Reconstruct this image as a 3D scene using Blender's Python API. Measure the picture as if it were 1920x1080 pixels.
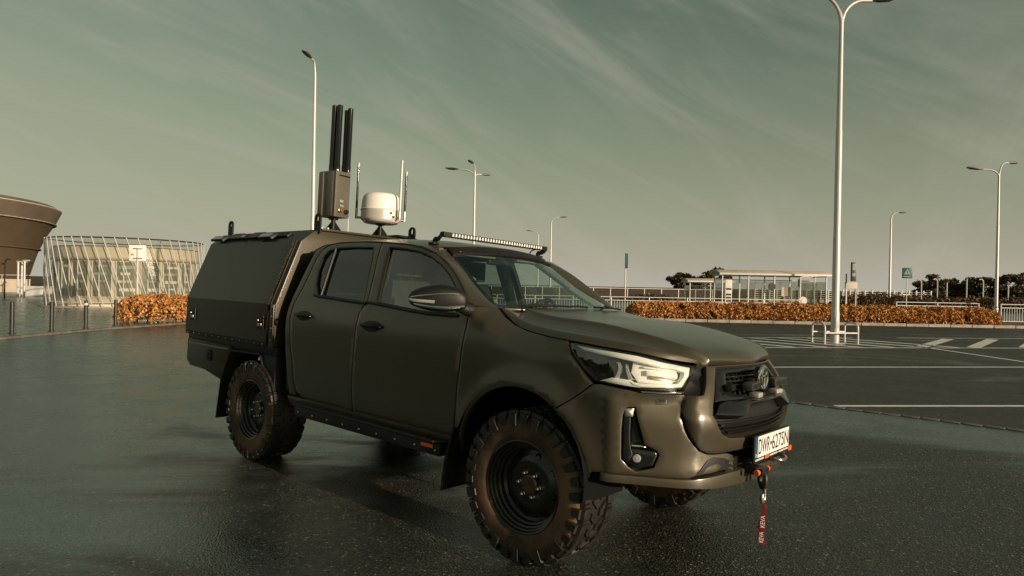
import bpy, bmesh, math, random
import numpy as np
from mathutils import Vector, Matrix
from mathutils.geometry import delaunay_2d_cdt

for o in list(bpy.data.objects):
    bpy.data.objects.remove(o)
S = bpy.context.scene
COL = S.collection
R = math.radians
random.seed(7)
RNG = np.random.default_rng(7)

# ------------------------------------------------------------------ camera
def rmat(pit, rol):
    return Matrix.Rotation(pit, 3, 'X') @ Matrix.Rotation(rol, 3, 'Y')
CAM_H = 1.5855
cd = bpy.data.cameras.new('Camera')
cam = bpy.data.objects.new('Camera', cd)
COL.objects.link(cam)
cd.sensor_width = 36.0
cd.lens = 1225.43 / 1920 * 36
cd.clip_start = 0.05
cd.clip_end = 6000
_rc = rmat(R(-0.299), R(-1.052))
_m = _rc @ Matrix(((1, 0, 0), (0, 0, -1), (0, 1, 0)))
cam.matrix_world = Matrix.Translation((0, 0, CAM_H)) @ _m.to_4x4()
S.camera = cam

# ------------------------------------------------------------------ world and sun
SUN_EL, SUN_AZ = 11.0, -41.0            # azimuth counted from +X towards +Y
sd = Vector((math.cos(R(SUN_EL)) * math.cos(R(SUN_AZ)), math.cos(R(SUN_EL)) * math.sin(R(SUN_AZ)), math.sin(R(SUN_EL))))
W = bpy.data.worlds.new('World')
S.world = W
W.use_nodes = True
nt = W.node_tree
nt.nodes.clear()
N = nt.nodes.new
Lk = nt.links.new
out = N('ShaderNodeOutputWorld')
bg = N('ShaderNodeBackground')
bg.inputs['Strength'].default_value = 0.13
sky = N('ShaderNodeTexSky')
sky.sky_type = 'NISHITA'
sky.sun_disc = False
sky.sun_elevation = R(SUN_EL)
sky.sun_rotation = math.atan2(sd.x, sd.y)
sky.air_density = 1.2
sky.dust_density = 2.2
sky.ozone_density = 1.0
def wmix(kind, a, b, fac=None, facv=1.0):
    n = N('ShaderNodeMix'); n.data_type = 'RGBA'; n.blend_type = kind
    n.inputs[0].default_value = facv
    if fac is not None: Lk(fac, n.inputs[0])
    for i, q in ((6, a), (7, b)):
        if isinstance(q, tuple): n.inputs[i].default_value = (*q, 1)
        else: Lk(q, n.inputs[i])
    return n.outputs[2]
# warm green cast of the hazy air over the clear-sky model
tint = wmix('MULTIPLY', sky.outputs[0], (0.475, 0.545, 0.305))
hs = N('ShaderNodeHueSaturation'); hs.inputs['Saturation'].default_value = 0.95; hs.inputs['Value'].default_value = 0.98
Lk(tint, hs.inputs['Color'])
tc = N('ShaderNodeTexCoord')
sp = N('ShaderNodeSeparateXYZ'); Lk(tc.outputs['Generated'], sp.inputs[0])
def wmath(op, a, b=None, c=None):
    n = N('ShaderNodeMath'); n.operation = op
    for i, q in enumerate((a, b, c)):
        if q is None: continue
        if isinstance(q, (int, float)): n.inputs[i].default_value = q
        else: Lk(q, n.inputs[i])
    return n.outputs[0]
zc_ = wmath('ADD', wmath('MAXIMUM', sp.outputs[2], 0.0), 0.16)
cb = N('ShaderNodeCombineXYZ')
Lk(wmath('DIVIDE', sp.outputs[0], zc_), cb.inputs[0]); Lk(wmath('DIVIDE', sp.outputs[1], zc_), cb.inputs[1])
def cloud(vec, rot, sc, nscale, lo, hi, det=7, dist=0.6):
    m = N('ShaderNodeMapping'); m.vector_type = 'TEXTURE'      # turned first, stretched after
    m.inputs['Rotation'].default_value = rot; m.inputs['Scale'].default_value = tuple(1 / k for k in sc)
    Lk(vec, m.inputs[0])
    n = N('ShaderNodeTexNoise'); n.inputs['Scale'].default_value = nscale; n.inputs['Detail'].default_value = det
    n.inputs['Roughness'].default_value = 0.62; n.inputs['Distortion'].default_value = dist
    Lk(m.outputs[0], n.inputs[0])
    r = N('ShaderNodeMapRange'); r.inputs[1].default_value = lo; r.inputs[2].default_value = hi; r.interpolation_type = 'SMOOTHSTEP'
    Lk(n.outputs[0], r.inputs[0]); return r.outputs[0]
c1 = cloud(cb.outputs[0], (0, 0, R(60)), (0.36, 1.5, 1), 0.80, 0.43, 0.76)
c2 = cloud(tc.outputs['Generated'], (0, R(26), 0), (0.8, 0.8, 4.2), 2.1, 0.46, 0.72, 9, 0.9)
veil = wmath('MULTIPLY', wmath('SMOOTH_MAX', wmath('ADD', wmath('MULTIPLY', sp.outputs[0], -0.9), -0.05), 0.0, 0.25), 0.9)
cl = wmath('MULTIPLY', wmath('MINIMUM', wmath('ADD', veil, wmath('ADD', wmath('MULTIPLY', c1, 0.75), wmath('MULTIPLY', c2, 0.52))), 1.0), 0.60)
col_cl = wmix('MIX', hs.outputs[0], (2.95, 2.88, 2.28), cl)
hz = wmath('POWER', 2.718, wmath('MULTIPLY', wmath('MAXIMUM', sp.outputs[2], 0.0), -6.0))
col_sky = wmix('MIX', col_cl, (3.75, 3.52, 2.92), wmath('MULTIPLY', hz, 0.92))
Lk(col_sky, bg.inputs['Color'])
Lk(bg.outputs[0], out.inputs['Surface'])

sl = bpy.data.lights.new('Sun', 'SUN')
sl.energy = 5.0
sl.angle = R(0.55)
sl.color = (1.0, 0.80, 0.62)
so = bpy.data.objects.new('Sun', sl)
COL.objects.link(so)
so.rotation_euler = sd.to_track_quat('Z', 'Y').to_euler()
so.location = sd * 60

vs = S.view_settings
vs.view_transform = 'Standard'
vs.look = 'None'
vs.exposure = 0.0
vs.gamma = 1.0
vs.use_curve_mapping = False

# ------------------------------------------------------------------ materials
MATS = {}
def mat(name, base, rough=0.5, metal=0.0, spec=0.5, var=0.0, vscale=6.0, base2=None, bump=0.0, bscale=80.0, rvar=0.0, coat=0.0, emit=None, vlo=0.35, vhi=0.68, crough=0.08, stint=None, ctint=None):
    """Principled material; base2 mixes in by object-space noise, bump adds fine relief, rvar varies the gloss."""
    m = bpy.data.materials.new(name); m.use_nodes = True
    t = m.node_tree; b = t.nodes['Principled BSDF']
    b.inputs['Base Color'].default_value = (*base, 1); b.inputs['Roughness'].default_value = rough
    b.inputs['Metallic'].default_value = metal; b.inputs['Specular IOR Level'].default_value = spec
    b.inputs['Coat Weight'].default_value = coat; b.inputs['Coat Roughness'].default_value = crough
    if ctint: b.inputs['Coat Tint'].default_value = (*ctint, 1)
    if stint: b.inputs['Specular Tint'].default_value = (*stint, 1)
    if emit:
        b.inputs['Emission Color'].default_value = (*emit[:3], 1); b.inputs['Emission Strength'].default_value = emit[3]
    tcn = t.nodes.new('ShaderNodeTexCoord')
    def noise(sc, det=5):
        n = t.nodes.new('ShaderNodeTexNoise'); n.inputs['Scale'].default_value = sc; n.inputs['Detail'].default_value = det
        n.inputs['Roughness'].default_value = 0.6
        t.links.new(tcn.outputs['Object'], n.inputs[0]); return n.outputs[0]
    def mr(x, lo, hi, a, c):
        r = t.nodes.new('ShaderNodeMapRange'); r.inputs[1].default_value = lo; r.inputs[2].default_value = hi
        r.inputs[3].default_value = a; r.inputs[4].default_value = c; t.links.new(x, r.inputs[0]); return r.outputs[0]
    if base2 is not None or var:
        b2 = base2 if base2 is not None else tuple(c * (1 - var) for c in base)
        mx = t.nodes.new('ShaderNodeMix'); mx.data_type = 'RGBA'
        mx.inputs[6].default_value = (*base, 1); mx.inputs[7].default_value = (*b2, 1)
        t.links.new(mr(noise(vscale), vlo, vhi, 0, 1), mx.inputs[0]); t.links.new(mx.outputs[2], b.inputs['Base Color'])
    if rvar:
        t.links.new(mr(noise(vscale * 1.7), 0.3, 0.7, max(0.02, rough - rvar), min(1, rough + rvar)), b.inputs['Roughness'])
    if bump:
        bn = t.nodes.new('ShaderNodeBump'); bn.inputs['Strength'].default_value = bump; bn.inputs['Distance'].default_value = 0.004
        t.links.new(noise(bscale, 3), bn.inputs['Height']); t.links.new(bn.outputs[0], b.inputs['Normal'])
    MATS[name] = m
    return m
def glass(name, tint, rough=0.02, base=0.0, ior=1.5, dirt=0.0):
    m = bpy.data.materials.new(name); m.use_nodes = True
    t = m.node_tree; t.nodes.clear()
    o = t.nodes.new('ShaderNodeOutputMaterial'); mx = t.nodes.new('ShaderNodeMixShader')
    tr = t.nodes.new('ShaderNodeBsdfTransparent'); tr.inputs[0].default_value = (*tint, 1)
    gl = t.nodes.new('ShaderNodeBsdfGlossy'); gl.inputs['Roughness'].default_value = rough; gl.inputs[0].default_value = (1, 1, 1, 1)
    fr = t.nodes.new('ShaderNodeFresnel')      # thin sheet: same Fresnel from either side
    ge = t.nodes.new('ShaderNodeNewGeometry'); mi = t.nodes.new('ShaderNodeMapRange'); mi.inputs[3].default_value = ior; mi.inputs[4].default_value = 1 / ior
    t.links.new(ge.outputs['Backfacing'], mi.inputs[0]); t.links.new(mi.outputs[0], fr.inputs[0])
    ad = t.nodes.new('ShaderNodeMath'); ad.operation = 'ADD'; ad.use_clamp = True; ad.inputs[1].default_value = base
    t.links.new(fr.outputs[0], ad.inputs[0]); t.links.new(ad.outputs[0], mx.inputs[0])
    t.links.new(tr.outputs[0], mx.inputs[1]); t.links.new(gl.outputs[0], mx.inputs[2])
    last = mx
    if dirt:
        df = t.nodes.new('ShaderNodeBsdfDiffuse'); df.inputs[0].default_value = (0.32, 0.30, 0.25, 1)
        m2 = t.nodes.new('ShaderNodeMixShader'); m2.inputs[0].default_value = dirt
        t.links.new(mx.outputs[0], m2.inputs[1]); t.links.new(df.outputs[0], m2.inputs[2]); last = m2
    t.links.new(last.outputs[0], o.inputs['Surface'])
    MATS[name] = m
    return m

mat('paint', (0.047, 0.038, 0.027), 0.48, 0.0, 0.52, var=0.15, vscale=3.0, bump=0.02, bscale=900, rvar=0.03, coat=0.78, crough=0.20, stint=(1.0, 0.84, 0.66), ctint=(0.93, 1.0, 0.93))
mat('canopy', (0.016, 0.014, 0.009), 0.48, 0.0, 0.4, var=0.15, vscale=4.0, bump=0.10, bscale=420, coat=0.4, crough=0.28, stint=(1.0, 0.82, 0.6), ctint=(0.86, 1.0, 0.88))
mat('black', (0.010, 0.0095, 0.009), 0.50, 0, 0.35, var=0.3, vscale=12, bump=0.06, bscale=300)
mat('gloss_black', (0.010, 0.010, 0.010), 0.10, 0, 0.5, rvar=0.04)
mat('dark', (0.006, 0.006, 0.006), 0.9, 0, 0.1)
mat('rubber', (0.022, 0.019, 0.016), 0.70, 0, 0.3, base2=(0.19, 0.105, 0.058), vscale=3.2, bump=0.2, bscale=160)
mat('tread', (0.013, 0.012, 0.011), 0.48, 0, 0.5, base2=(0.040, 0.031, 0.023), vscale=18, bump=0.2, bscale=160, vlo=.45, vhi=.75)
mat('rim', (0.020, 0.018, 0.016), 0.22, 0.3, 0.7, base2=(0.05, 0.036, 0.026), vscale=14, rvar=0.08, vlo=.5, vhi=.8)
mat('hub', (0.16, 0.11, 0.075), 0.4, 0.7, 0.5, var=0.5, vscale=40)
mat('chrome', (0.72, 0.70, 0.66), 0.16, 1.0, 0.5, rvar=0.05)
mat('steel', (0.42, 0.40, 0.37), 0.34, 0.9, 0.5, var=0.2, vscale=30)
mat('reflector', (0.90, 0.88, 0.85), 0.30, 0.0, 0.5)
mat('lens_white', (0.30, 0.29, 0.27), 0.25, 0, 0.6)
mat('orange', (0.80, 0.12, 0.03), 0.4, 0, 0.5)
mat('red_strap', (0.15, 0.014, 0.010), 0.8, 0, 0.3, var=0.4, vscale=60)
mat('plate_white', (0.78, 0.76, 0.72), 0.35)
mat('plate_blue', (0.03, 0.09, 0.13), 0.35)
mat('ink', (0.012, 0.012, 0.012), 0.5)
mat('ink_white', (0.75, 0.72, 0.68), 0.5)
mat('device', (0.115, 0.105, 0.085), 0.38, 0.1, 0.5, var=0.1, vscale=20)
mat('radome', (0.80, 0.76, 0.71), 0.4, 0, 0.4, var=0.05, vscale=10)
mat('interior', (0.030, 0.031, 0.028), 0.75, 0, 0.3, var=0.3, vscale=20)
mat('headliner', (0.20, 0.20, 0.18), 0.9, 0, 0.2)
mat('belt', (0.55, 0.54, 0.50), 0.5)
mat('brass', (0.55, 0.28, 0.12), 0.3, 0.9)
mat('pole_white', (0.56, 0.54, 0.51), 0.38, 0.15, 0.5, var=0.10, vscale=3)
mat('pole_dark', (0.030, 0.028, 0.025), 0.45, 0.1, 0.5, var=0.3, vscale=8)
mat('white_paint', (0.70, 0.68, 0.64), 0.5, 0, 0.4, var=0.18, vscale=5)
mat('sign_green', (0.012, 0.055, 0.060), 0.4)
mat('concrete', (0.40, 0.35, 0.29), 0.8, 0, 0.3, var=0.22, vscale=1.2, bump=0.1, bscale=20)
mat('beige', (0.62, 0.53, 0.43), 0.75, 0, 0.3, var=0.2, vscale=0.8)
mat('bowl', (0.130, 0.092, 0.056), 0.65, 0, 0.3, var=0.35, vscale=0.10)
mat('bowl_rim', (0.17, 0.135, 0.10), 0.6, 0, 0.3, var=0.25, vscale=0.15)
mat('kerb', (0.40, 0.34, 0.29), 0.8, 0, 0.3, var=0.35, vscale=3, bump=0.2, bscale=30)
mat('bark', (0.055, 0.042, 0.032), 0.9, 0, 0.2, var=0.4, vscale=9)
mat('window_dark', (0.05, 0.055, 0.05), 0.15, 0, 0.6)
glass('windscreen', (0.72, 0.82, 0.74), 0.015, 0.085, 1.5)
glass('side_glass', (0.74, 0.82, 0.76), 0.02, 0.09, 1.52)
glass('privacy_glass', (0.30, 0.36, 0.32), 0.03, 0.05, 1.5)
glass('clear_lens', (0.92, 0.94, 0.92), 0.02, 0.07, 1.5)
glass('pavilion_glass', (0.86, 0.88, 0.82), 0.08, 0.05, 1.5, dirt=0.12)
glass('shelter_glass', (0.76, 0.78, 0.74), 0.04, 0.04, 1.45, dirt=0.05)

def leafmat(name, c1, c2, c3=None):
    m = bpy.data.materials.new(name); m.use_nodes = True
    t = m.node_tree; b = t.nodes['Principled BSDF']; b.inputs['Roughness'].default_value = 0.6
    b.inputs['Specular IOR Level'].default_value = 0.25
    g = t.nodes.new('ShaderNodeNewGeometry'); r = t.nodes.new('ShaderNodeValToRGB')
    e = r.color_ramp.elements; e[0].color = (*c1, 1); e[1].color = (*c2, 1)
    if c3: q = e.new(0.5); q.color = (*c3, 1)
    t.links.new(g.outputs['Random Per Island'], r.inputs[0]); t.links.new(r.outputs[0], b.inputs['Base Color'])
    MATS[name] = m
leafmat('leaf_orange', (0.27, 0.100, 0.026), (0.66, 0.38, 0.15), (0.50, 0.225, 0.060))
leafmat('leaf_dark', (0.030, 0.034, 0.018), (0.125, 0.090, 0.050), (0.065, 0.058, 0.030))
leafmat('leaf_brown', (0.06, 0.045, 0.026), (0.16, 0.085, 0.042), (0.10, 0.062, 0.034))

def asphalt(name, base, lo, hi, wlo, whi, stone, wscale, bumpd, spec=0.9, pool=0.0):
    m = bpy.data.materials.new(name); m.use_nodes = True
    t = m.node_tree; b = t.nodes['Principled BSDF']; n = t.nodes.new; l = t.links.new
    tcn = n('ShaderNodeTexCoord')
    def noise(sc, det=6, dist=0.0, vec=None):
        q = n('ShaderNodeTexNoise'); q.inputs['Scale'].default_value = sc; q.inputs['Detail'].default_value = det
        q.inputs['Distortion'].default_value = dist; q.inputs['Roughness'].default_value = 0.6
        l(vec or tcn.outputs['Object'], q.inputs[0]); return q.outputs[0]
    def mr(x, a, c, d, e, smooth=True):
        r = n('ShaderNodeMapRange'); r.inputs[1].default_value = a; r.inputs[2].default_value = c
        r.inputs[3].default_value = d; r.inputs[4].default_value = e
        if smooth: r.interpolation_type = 'SMOOTHSTEP'
        l(x, r.inputs[0]); return r.outputs[0]
    def mth(op, a, c):
        q = n('ShaderNodeMath'); q.operation = op
        for i, k in enumerate((a, c)):
            if isinstance(k, (int, float)): q.inputs[i].default_value = k
            else: l(k, q.inputs[i])
        return q.outputs[0]
    mp = n('ShaderNodeMapping'); mp.inputs['Rotation'].default_value = (0, 0, R(18)); mp.inputs['Scale'].default_value = (0.45, 1.25, 1)
    l(tcn.outputs['Object'], mp.inputs[0])
    sx_ = n('ShaderNodeSeparateXYZ'); l(tcn.outputs['Object'], sx_.inputs[0])
    # water stands on the left and along the seam with the old asphalt
    lft = mth('MULTIPLY', mr(sx_.outputs[0], -5, 2.5, 0.16, -0.12), pool)
    seam = mth('ADD', mth('MULTIPLY', mth('SUBTRACT', sx_.outputs[0], 3.9), -0.62), mth('MULTIPLY', mth('SUBTRACT', sx_.outputs[1], 9.1), -0.78))
    band = mth('MULTIPLY', mth('MULTIPLY', mr(seam, 0.7, 2.4, 0.30, 0.0), mr(sx_.outputs[0], 1.5, 3.5, 0, 1)), pool)
    wet = mr(mth('ADD', noise(wscale, 6, 1.2, mp.outputs[0]), mth('ADD', lft, band)), wlo, whi, 0, 1)
    damp = noise(wscale * 5, 6, 0.5)
    vo = n('ShaderNodeTexVoronoi'); vo.inputs['Scale'].default_value = stone; l(tcn.outputs['Object'], vo.inputs[0])
    fine = noise(stone * 0.55, 3)
    mx = n('ShaderNodeMix'); mx.data_type = 'RGBA'
    mx.inputs[6].default_value = (*[c * lo for c in base], 1); mx.inputs[7].default_value = (*[c * hi for c in base], 1)
    sep = n('ShaderNodeSeparateColor'); l(vo.outputs['Color'], sep.inputs[0])
    l(mth('MULTIPLY', sep.outputs[0], mr(fine, 0.3, 0.7, 0.3, 1.0)), mx.inputs[0])
    st_ = n('ShaderNodeMix'); st_.data_type = 'RGBA'; l(mx.outputs[2], st_.inputs[6]); st_.inputs[7].default_value = (*[min(.45, c * 8) for c in base], 1)
    l(mr(sep.outputs[1], 0.955, 0.99, 0, 1), st_.inputs[0])
    dk = n('ShaderNodeMix'); dk.data_type = 'RGBA'; dk.blend_type = 'MULTIPLY'; dk.inputs[0].default_value = 1
    l(st_.outputs[2], dk.inputs[6])
    gr = n('ShaderNodeCombineColor'); k = mth('MULTIPLY', mr(wet, 0, 1, 1.0, 0.62), mr(damp, 0.3, 0.7, 0.75, 1.2))
    for i in range(3): l(k, gr.inputs[i])
    l(gr.outputs[0], dk.inputs[7]); l(dk.outputs[2], b.inputs['Base Color'])
    rg = mth('ADD', mr(wet, 0, 1, 0.46, 0.215), mr(damp, 0.3, 0.7, -0.05, 0.09))
    l(rg, b.inputs['Roughness'])
    b.inputs['IOR'].default_value = 1.5 + 1.4 * pool
    l(mr(wet, 0, 1, spec * (0.45 - 0.33 * pool), spec * (1 - 0.42 * pool)), b.inputs['Specular IOR Level'])
    b.inputs['Specular Tint'].default_value = (0.74, 1.0, 0.95, 1)
    bn = n('ShaderNodeBump'); bn.inputs['Distance'].default_value = bumpd
    l(mr(wet, 0, 1, 0.85, 0.42), bn.inputs['Strength'])
    l(mth('ADD', mth('MULTIPLY', vo.outputs['Distance'], 1.0), mth('MULTIPLY', fine, 0.7)), bn.inputs['Height'])
    l(bn.outputs[0], b.inputs['Normal'])
    MATS[name] = m
asphalt('asphalt_wet', (0.031, 0.027, 0.020), 0.20, 2.9, 0.38, 0.62, 78, 0.30, 0.0062, 1.0, 1.0)
asphalt('asphalt_old', (0.044, 0.041, 0.032), 0.35, 2.0, 0.50, 0.72, 110, 0.22, 0.0050, 0.42)
asphalt('paving', (0.15, 0.135, 0.11), 0.6, 1.4, 0.38, 0.60, 20, 0.25, 0.003, 1.0, 0.8)
mat('kerb_worn', (0.17, 0.145, 0.12), 0.7, 0, 0.4, var=0.4, vscale=3, bump=0.2, bscale=30)
mat('pavilion_window', (0.20, 0.21, 0.175), 0.2, 0, 0.6, var=0.5, vscale=1.3)
mat('plaster', (0.70, 0.61, 0.50), 0.8, 0, 0.25, var=0.12, vscale=0.6)

# ------------------------------------------------------------------ mesh helpers
def tag(o, label=None, cat=None, group=None, kind=None):
    for k, v in (('label', label), ('category', cat), ('group', group), ('kind', kind)):
        if v: o[k] = v
    return o
def empty(name, loc=(0, 0, 0), rz=0.0):
    o = bpy.data.objects.new(name, None); COL.objects.link(o)
    o.location = loc; o.rotation_euler = (0, 0, rz); o.empty_display_size = 0.2
    return o
def finish(name, me, m, parent):
    o = bpy.data.objects.new(name, me); COL.objects.link(o)
    if m: me.materials.append(MATS[m])
    if parent: o.parent = parent
    return o
def copy_tree(o, parent=None):
    c = o.copy(); COL.objects.link(c); c.parent = parent
    for ch in list(o.children): copy_tree(ch, c)
    return c
def frame(d):
    d = Vector(d).normalized()
    u = d.cross(Vector((0, 0, 1)) if abs(d.z) < 0.95 else Vector((1, 0, 0))).normalized()
    return u, d.cross(u), d
class MB:
    def __init__(s): s.v = []; s.f = []
    def add(s, vs, fs):
        k = len(s.v); s.v += [tuple(p) for p in vs]; s.f += [tuple(i + k for i in f) for f in fs]; return s
    def box(s, a, b, M=None):
        x0, y0, z0 = a; x1, y1, z1 = b
        P = [Vector(p) for p in ((x0, y0, z0), (x1, y0, z0), (x1, y1, z0), (x0, y1, z0), (x0, y0, z1), (x1, y0, z1), (x1, y1, z1), (x0, y1, z1))]
        if M: P = [M @ p for p in P]
        return s.add(P, [(0, 3, 2, 1), (4, 5, 6, 7), (0, 1, 5, 4), (1, 2, 6, 5), (2, 3, 7, 6), (3, 0, 4, 7)])
    def tube(s, path, r, n=10, caps=True):
        path = [Vector(p) for p in path]; rs = r if isinstance(r, (list, tuple)) else [r] * len(path)
        u = None; V = []; F = []
        for i, p in enumerate(path):
            d = (path[min(i + 1, len(path) - 1)] - path[max(i - 1, 0)]).normalized()
            if u is None: u = frame(d)[0]
            u = (u - d * u.dot(d)).normalized(); w = d.cross(u)
            V += [p + (u * math.cos(2 * math.pi * k / n) + w * math.sin(2 * math.pi * k / n)) * rs[i] for k in range(n)]
        for i in range(len(path) - 1):
            for k in range(n):
                a, b = i * n + k, i * n + (k + 1) % n
                F.append((a, b, b + n, a + n))
        if caps: F += [tuple(range(n))[::-1], tuple(range(len(V) - n, len(V)))]
        return s.add(V, F)
    def cyl(s, p0, p1, r0, r1=None, n=16): return s.tube([p0, p1], [r0, r0 if r1 is None else r1], n)
    def lathe(s, prof, org=(0, 0, 0), axis=(0, 0, 1), n=32, a0=0.0, a1=2 * math.pi):
        u, w, d = frame(axis); org = Vector(org); full = abs(a1 - a0 - 2 * math.pi) < 1e-6
        m = n if full else n + 1; V = []; F = []
        for r, h in prof:
            V += [org + d * h + (u * math.cos(a0 + (a1 - a0) * k / n) + w * math.sin(a0 + (a1 - a0) * k / n)) * r for k in range(m)]
        for i in range(len(prof) - 1):
            for k in range(n):
                a, b = i * m + k, i * m + (k + 1) % m
                F.append((a, b, b + m, a + m))
        return s.add(V, F)
    def prism(s, poly, fn, t0, t1):
        n = len(poly)
        return s.add([fn(a, b, t0) for a, b in poly] + [fn(a, b, t1) for a, b in poly],
                     [tuple(range(n)), tuple(range(2 * n - 1, n - 1, -1))] + [(i, i + n, (i + 1) % n + n, (i + 1) % n) for i in range(n)])
    def grid(s, P, closed=False):
        nu, nv = len(P), len(P[0]); V = [p for row in P for p in row]; F = []
        for i in range(nu - 1):
            for j in range(nv if closed else nv - 1):
                F.append((i * nv + j, i * nv + (j + 1) % nv, (i + 1) * nv + (j + 1) % nv, (i + 1) * nv + j))
        return s.add(V, F)
    def build(s, name, m, parent=None, bevel=0.0, seg=2, smooth=38, tf=None, fix=True, solid=0.0, weld=False):
        me = bpy.data.meshes.new(name)
        V = s.v
        if tf is not None: V = [tuple(tf @ Vector(p)) for p in V]
        me.from_pydata(V, [], s.f)
        if fix or bevel or solid or weld:
            bm = bmesh.new(); bm.from_mesh(me)
            if weld: bmesh.ops.remove_doubles(bm, verts=bm.verts, dist=1e-4)
            if fix: bmesh.ops.recalc_face_normals(bm, faces=bm.faces)
            if solid: bmesh.ops.solidify(bm, geom=list(bm.faces), thickness=solid)
            if bevel:
                ed = [e for e in bm.edges if len(e.link_faces) == 2 and e.calc_face_angle(0) > R(28)]
                bmesh.ops.bevel(bm, geom=ed, offset=bevel, segments=seg, affect='EDGES', clamp_overlap=True, profile=0.6)
            bm.to_mesh(me); bm.free()
        if smooth:
            me.shade_smooth(); me.set_sharp_from_angle(angle=R(smooth))
        return finish(name, me, m, parent)
def inpoly(P, poly):
    x, y = P[:, 0], P[:, 1]; r = np.zeros(len(P), bool); n = len(poly)
    for i in range(n):
        x0, y0 = poly[i]; x1, y1 = poly[(i + 1) % n]
        c = ((y0 > y) != (y1 > y)); 
        if y1 != y0: r ^= c & (x < (x1 - x0) * (y - y0) / (y1 - y0) + x0)
    return r
def dens(poly, st):
    o = []
    for i in range(len(poly)):
        a, b = np.array(poly[i], float), np.array(poly[(i + 1) % len(poly)], float)
        k = max(1, int(math.ceil(np.linalg.norm(b - a) / st)))
        o += [tuple(a + (b - a) * j / k) for j in range(k)]
    return o
def area(p): return 0.5 * sum(p[i][0] * p[(i + 1) % len(p)][1] - p[(i + 1) % len(p)][0] * p[i][1] for i in range(len(p)))
def inset(p, d):
    p = np.array(p); e = np.roll(p, -1, 0) - p; e /= np.linalg.norm(e, axis=1)[:, None] + 1e-12
    nrm = np.stack([-e[:, 1], e[:, 0]], 1); q = nrm + np.roll(nrm, 1, 0); q /= np.maximum((q ** 2).sum(1), 0.6)[:, None] / 2
    return p + q * d
def smoothpoly(p, n=4):
    """Catmull-Rom through a closed list of points."""
    P = np.array(p, float); o = []
    for i in range(len(P)):
        a, b, c, d = P[i - 1], P[i], P[(i + 1) % len(P)], P[(i + 2) % len(P)]
        for k in range(n):
            t = k / n
            o.append(tuple(0.5 * (2 * b + (c - a) * t + (2 * a - 5 * b + 4 * c - d) * t * t + (3 * b - a - 3 * c + d) * t ** 3)))
    return o
def cdt(loops, extra, outer, holes):
    vs = []; ed = []
    for lp in loops:
        k = len(vs); vs += [Vector((float(a), float(b))) for a, b in lp]; ed += [(k + i, k + (i + 1) % len(lp)) for i in range(len(lp))]
    vs += [Vector((float(a), float(b))) for a, b in extra]
    r = delaunay_2d_cdt(vs, ed, [], 0, 1e-7)
    V = np.array([(v.x, v.y) for v in r[0]]); F = np.array([f for f in r[2]])
    c = V[F].mean(1); ok = inpoly(c, outer)
    for h in holes: ok &= ~inpoly(c, h)
    return V, F[ok], r[3]
def panel(name, poly, fmap, m, parent, step=0.035, thick=0.02, edge=0.005, drop=0.003, hole=None, mirror=False, tf=None, off=0.0, sign=1):
    """A curved sheet cut out of a surface fmap(a,b): rolled edge, real thickness, optional opening."""
    poly = dens(poly, step)
    if area(poly) < 0: poly = poly[::-1]
    loops = [poly]; holes = []
    ins = inset(poly, edge); loops.append(ins)
    if hole is not None:
        h = dens(hole, step)
        if area(h) < 0: h = h[::-1]
        holes.append(h); loops += [h, inset(h, -edge)]
    P = np.array(poly); lo, hi = P.min(0), P.max(0)
    gx, gy = np.meshgrid(np.arange(lo[0], hi[0], step), np.arange(lo[1], hi[1], step)); gx = gx + (np.arange(gx.shape[0]) % 2)[:, None] * step / 2
    G = np.stack([gx.ravel(), gy.ravel()], 1)
    if len(G):
        G = G[inpoly(G, ins)]
        for h in holes:
            if len(G): G = G[~inpoly(G, loops[3])]
        if len(G):
            B = np.concatenate([np.array(q) for q in loops]); dmin = np.sqrt(((G[:, None, :] - B[None]) ** 2).sum(2)).min(1); G = G[dmin > step * 0.45]
    V, F, orig = cdt(loops, G, poly, holes)
    a, b = V[:, 0], V[:, 1]; h = 0.002
    p = fmap(a, b); n = np.cross(fmap(a + h, b) - fmap(a - h, b), fmap(a, b + h) - fmap(a, b - h)); n /= np.linalg.norm(n, axis=1)[:, None] + 1e-12
    n *= sign
    n0 = len(poly); nh = len(holes[0]) if holes else 0; rim = {}
    for i, ol in enumerate(orig):
        for k in ol:
            if k < n0: rim[('o', k)] = i
            elif holes and 2 * n0 <= k < 2 * n0 + nh: rim[('h', k - 2 * n0)] = i
    p = p + n * off
    base = p.copy()
    for i in rim.values(): p[i] = base[i] - n[i] * drop
    vv = [tuple(q) for q in p]; ff = [tuple(int(x) for x in f) for f in F]
    for kind, cnt in (('o', n0), ('h', nh)):
        if not cnt: continue
        k0 = len(vv); ring = [rim.get((kind, k)) for k in range(cnt)]
        if any(r is None for r in ring): continue
        vv += [tuple(base[i] - n[i] * (thick + drop)) for i in ring]
        for k in range(cnt):
            k2 = (k + 1) % cnt
            ff.append((ring[k], k0 + k, k0 + k2, ring[k2]))
    mb = MB()
    sides = (1, -1) if mirror else (1,)
    res = []
    for sg in sides:
        mb = MB(); mb.add([(x, y * sg, z) for x, y, z in vv], ff)
        res.append(mb.build(name, m, parent, smooth=50, tf=tf))
    return res
def crom(P, n):
    P = [np.array(p, float) for p in P]; o = []
    for i in range(len(P) - 1):
        a, b, c, d = P[max(i - 1, 0)], P[i], P[i + 1], P[min(i + 2, len(P) - 1)]
        for k in range(n):
            t = k / n
            o.append(0.5 * (2 * b + (c - a) * t + (2 * a - 5 * b + 4 * c - d) * t * t + (3 * b - a - 3 * c + d) * t ** 3))
    o.append(P[-1]); return o
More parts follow.
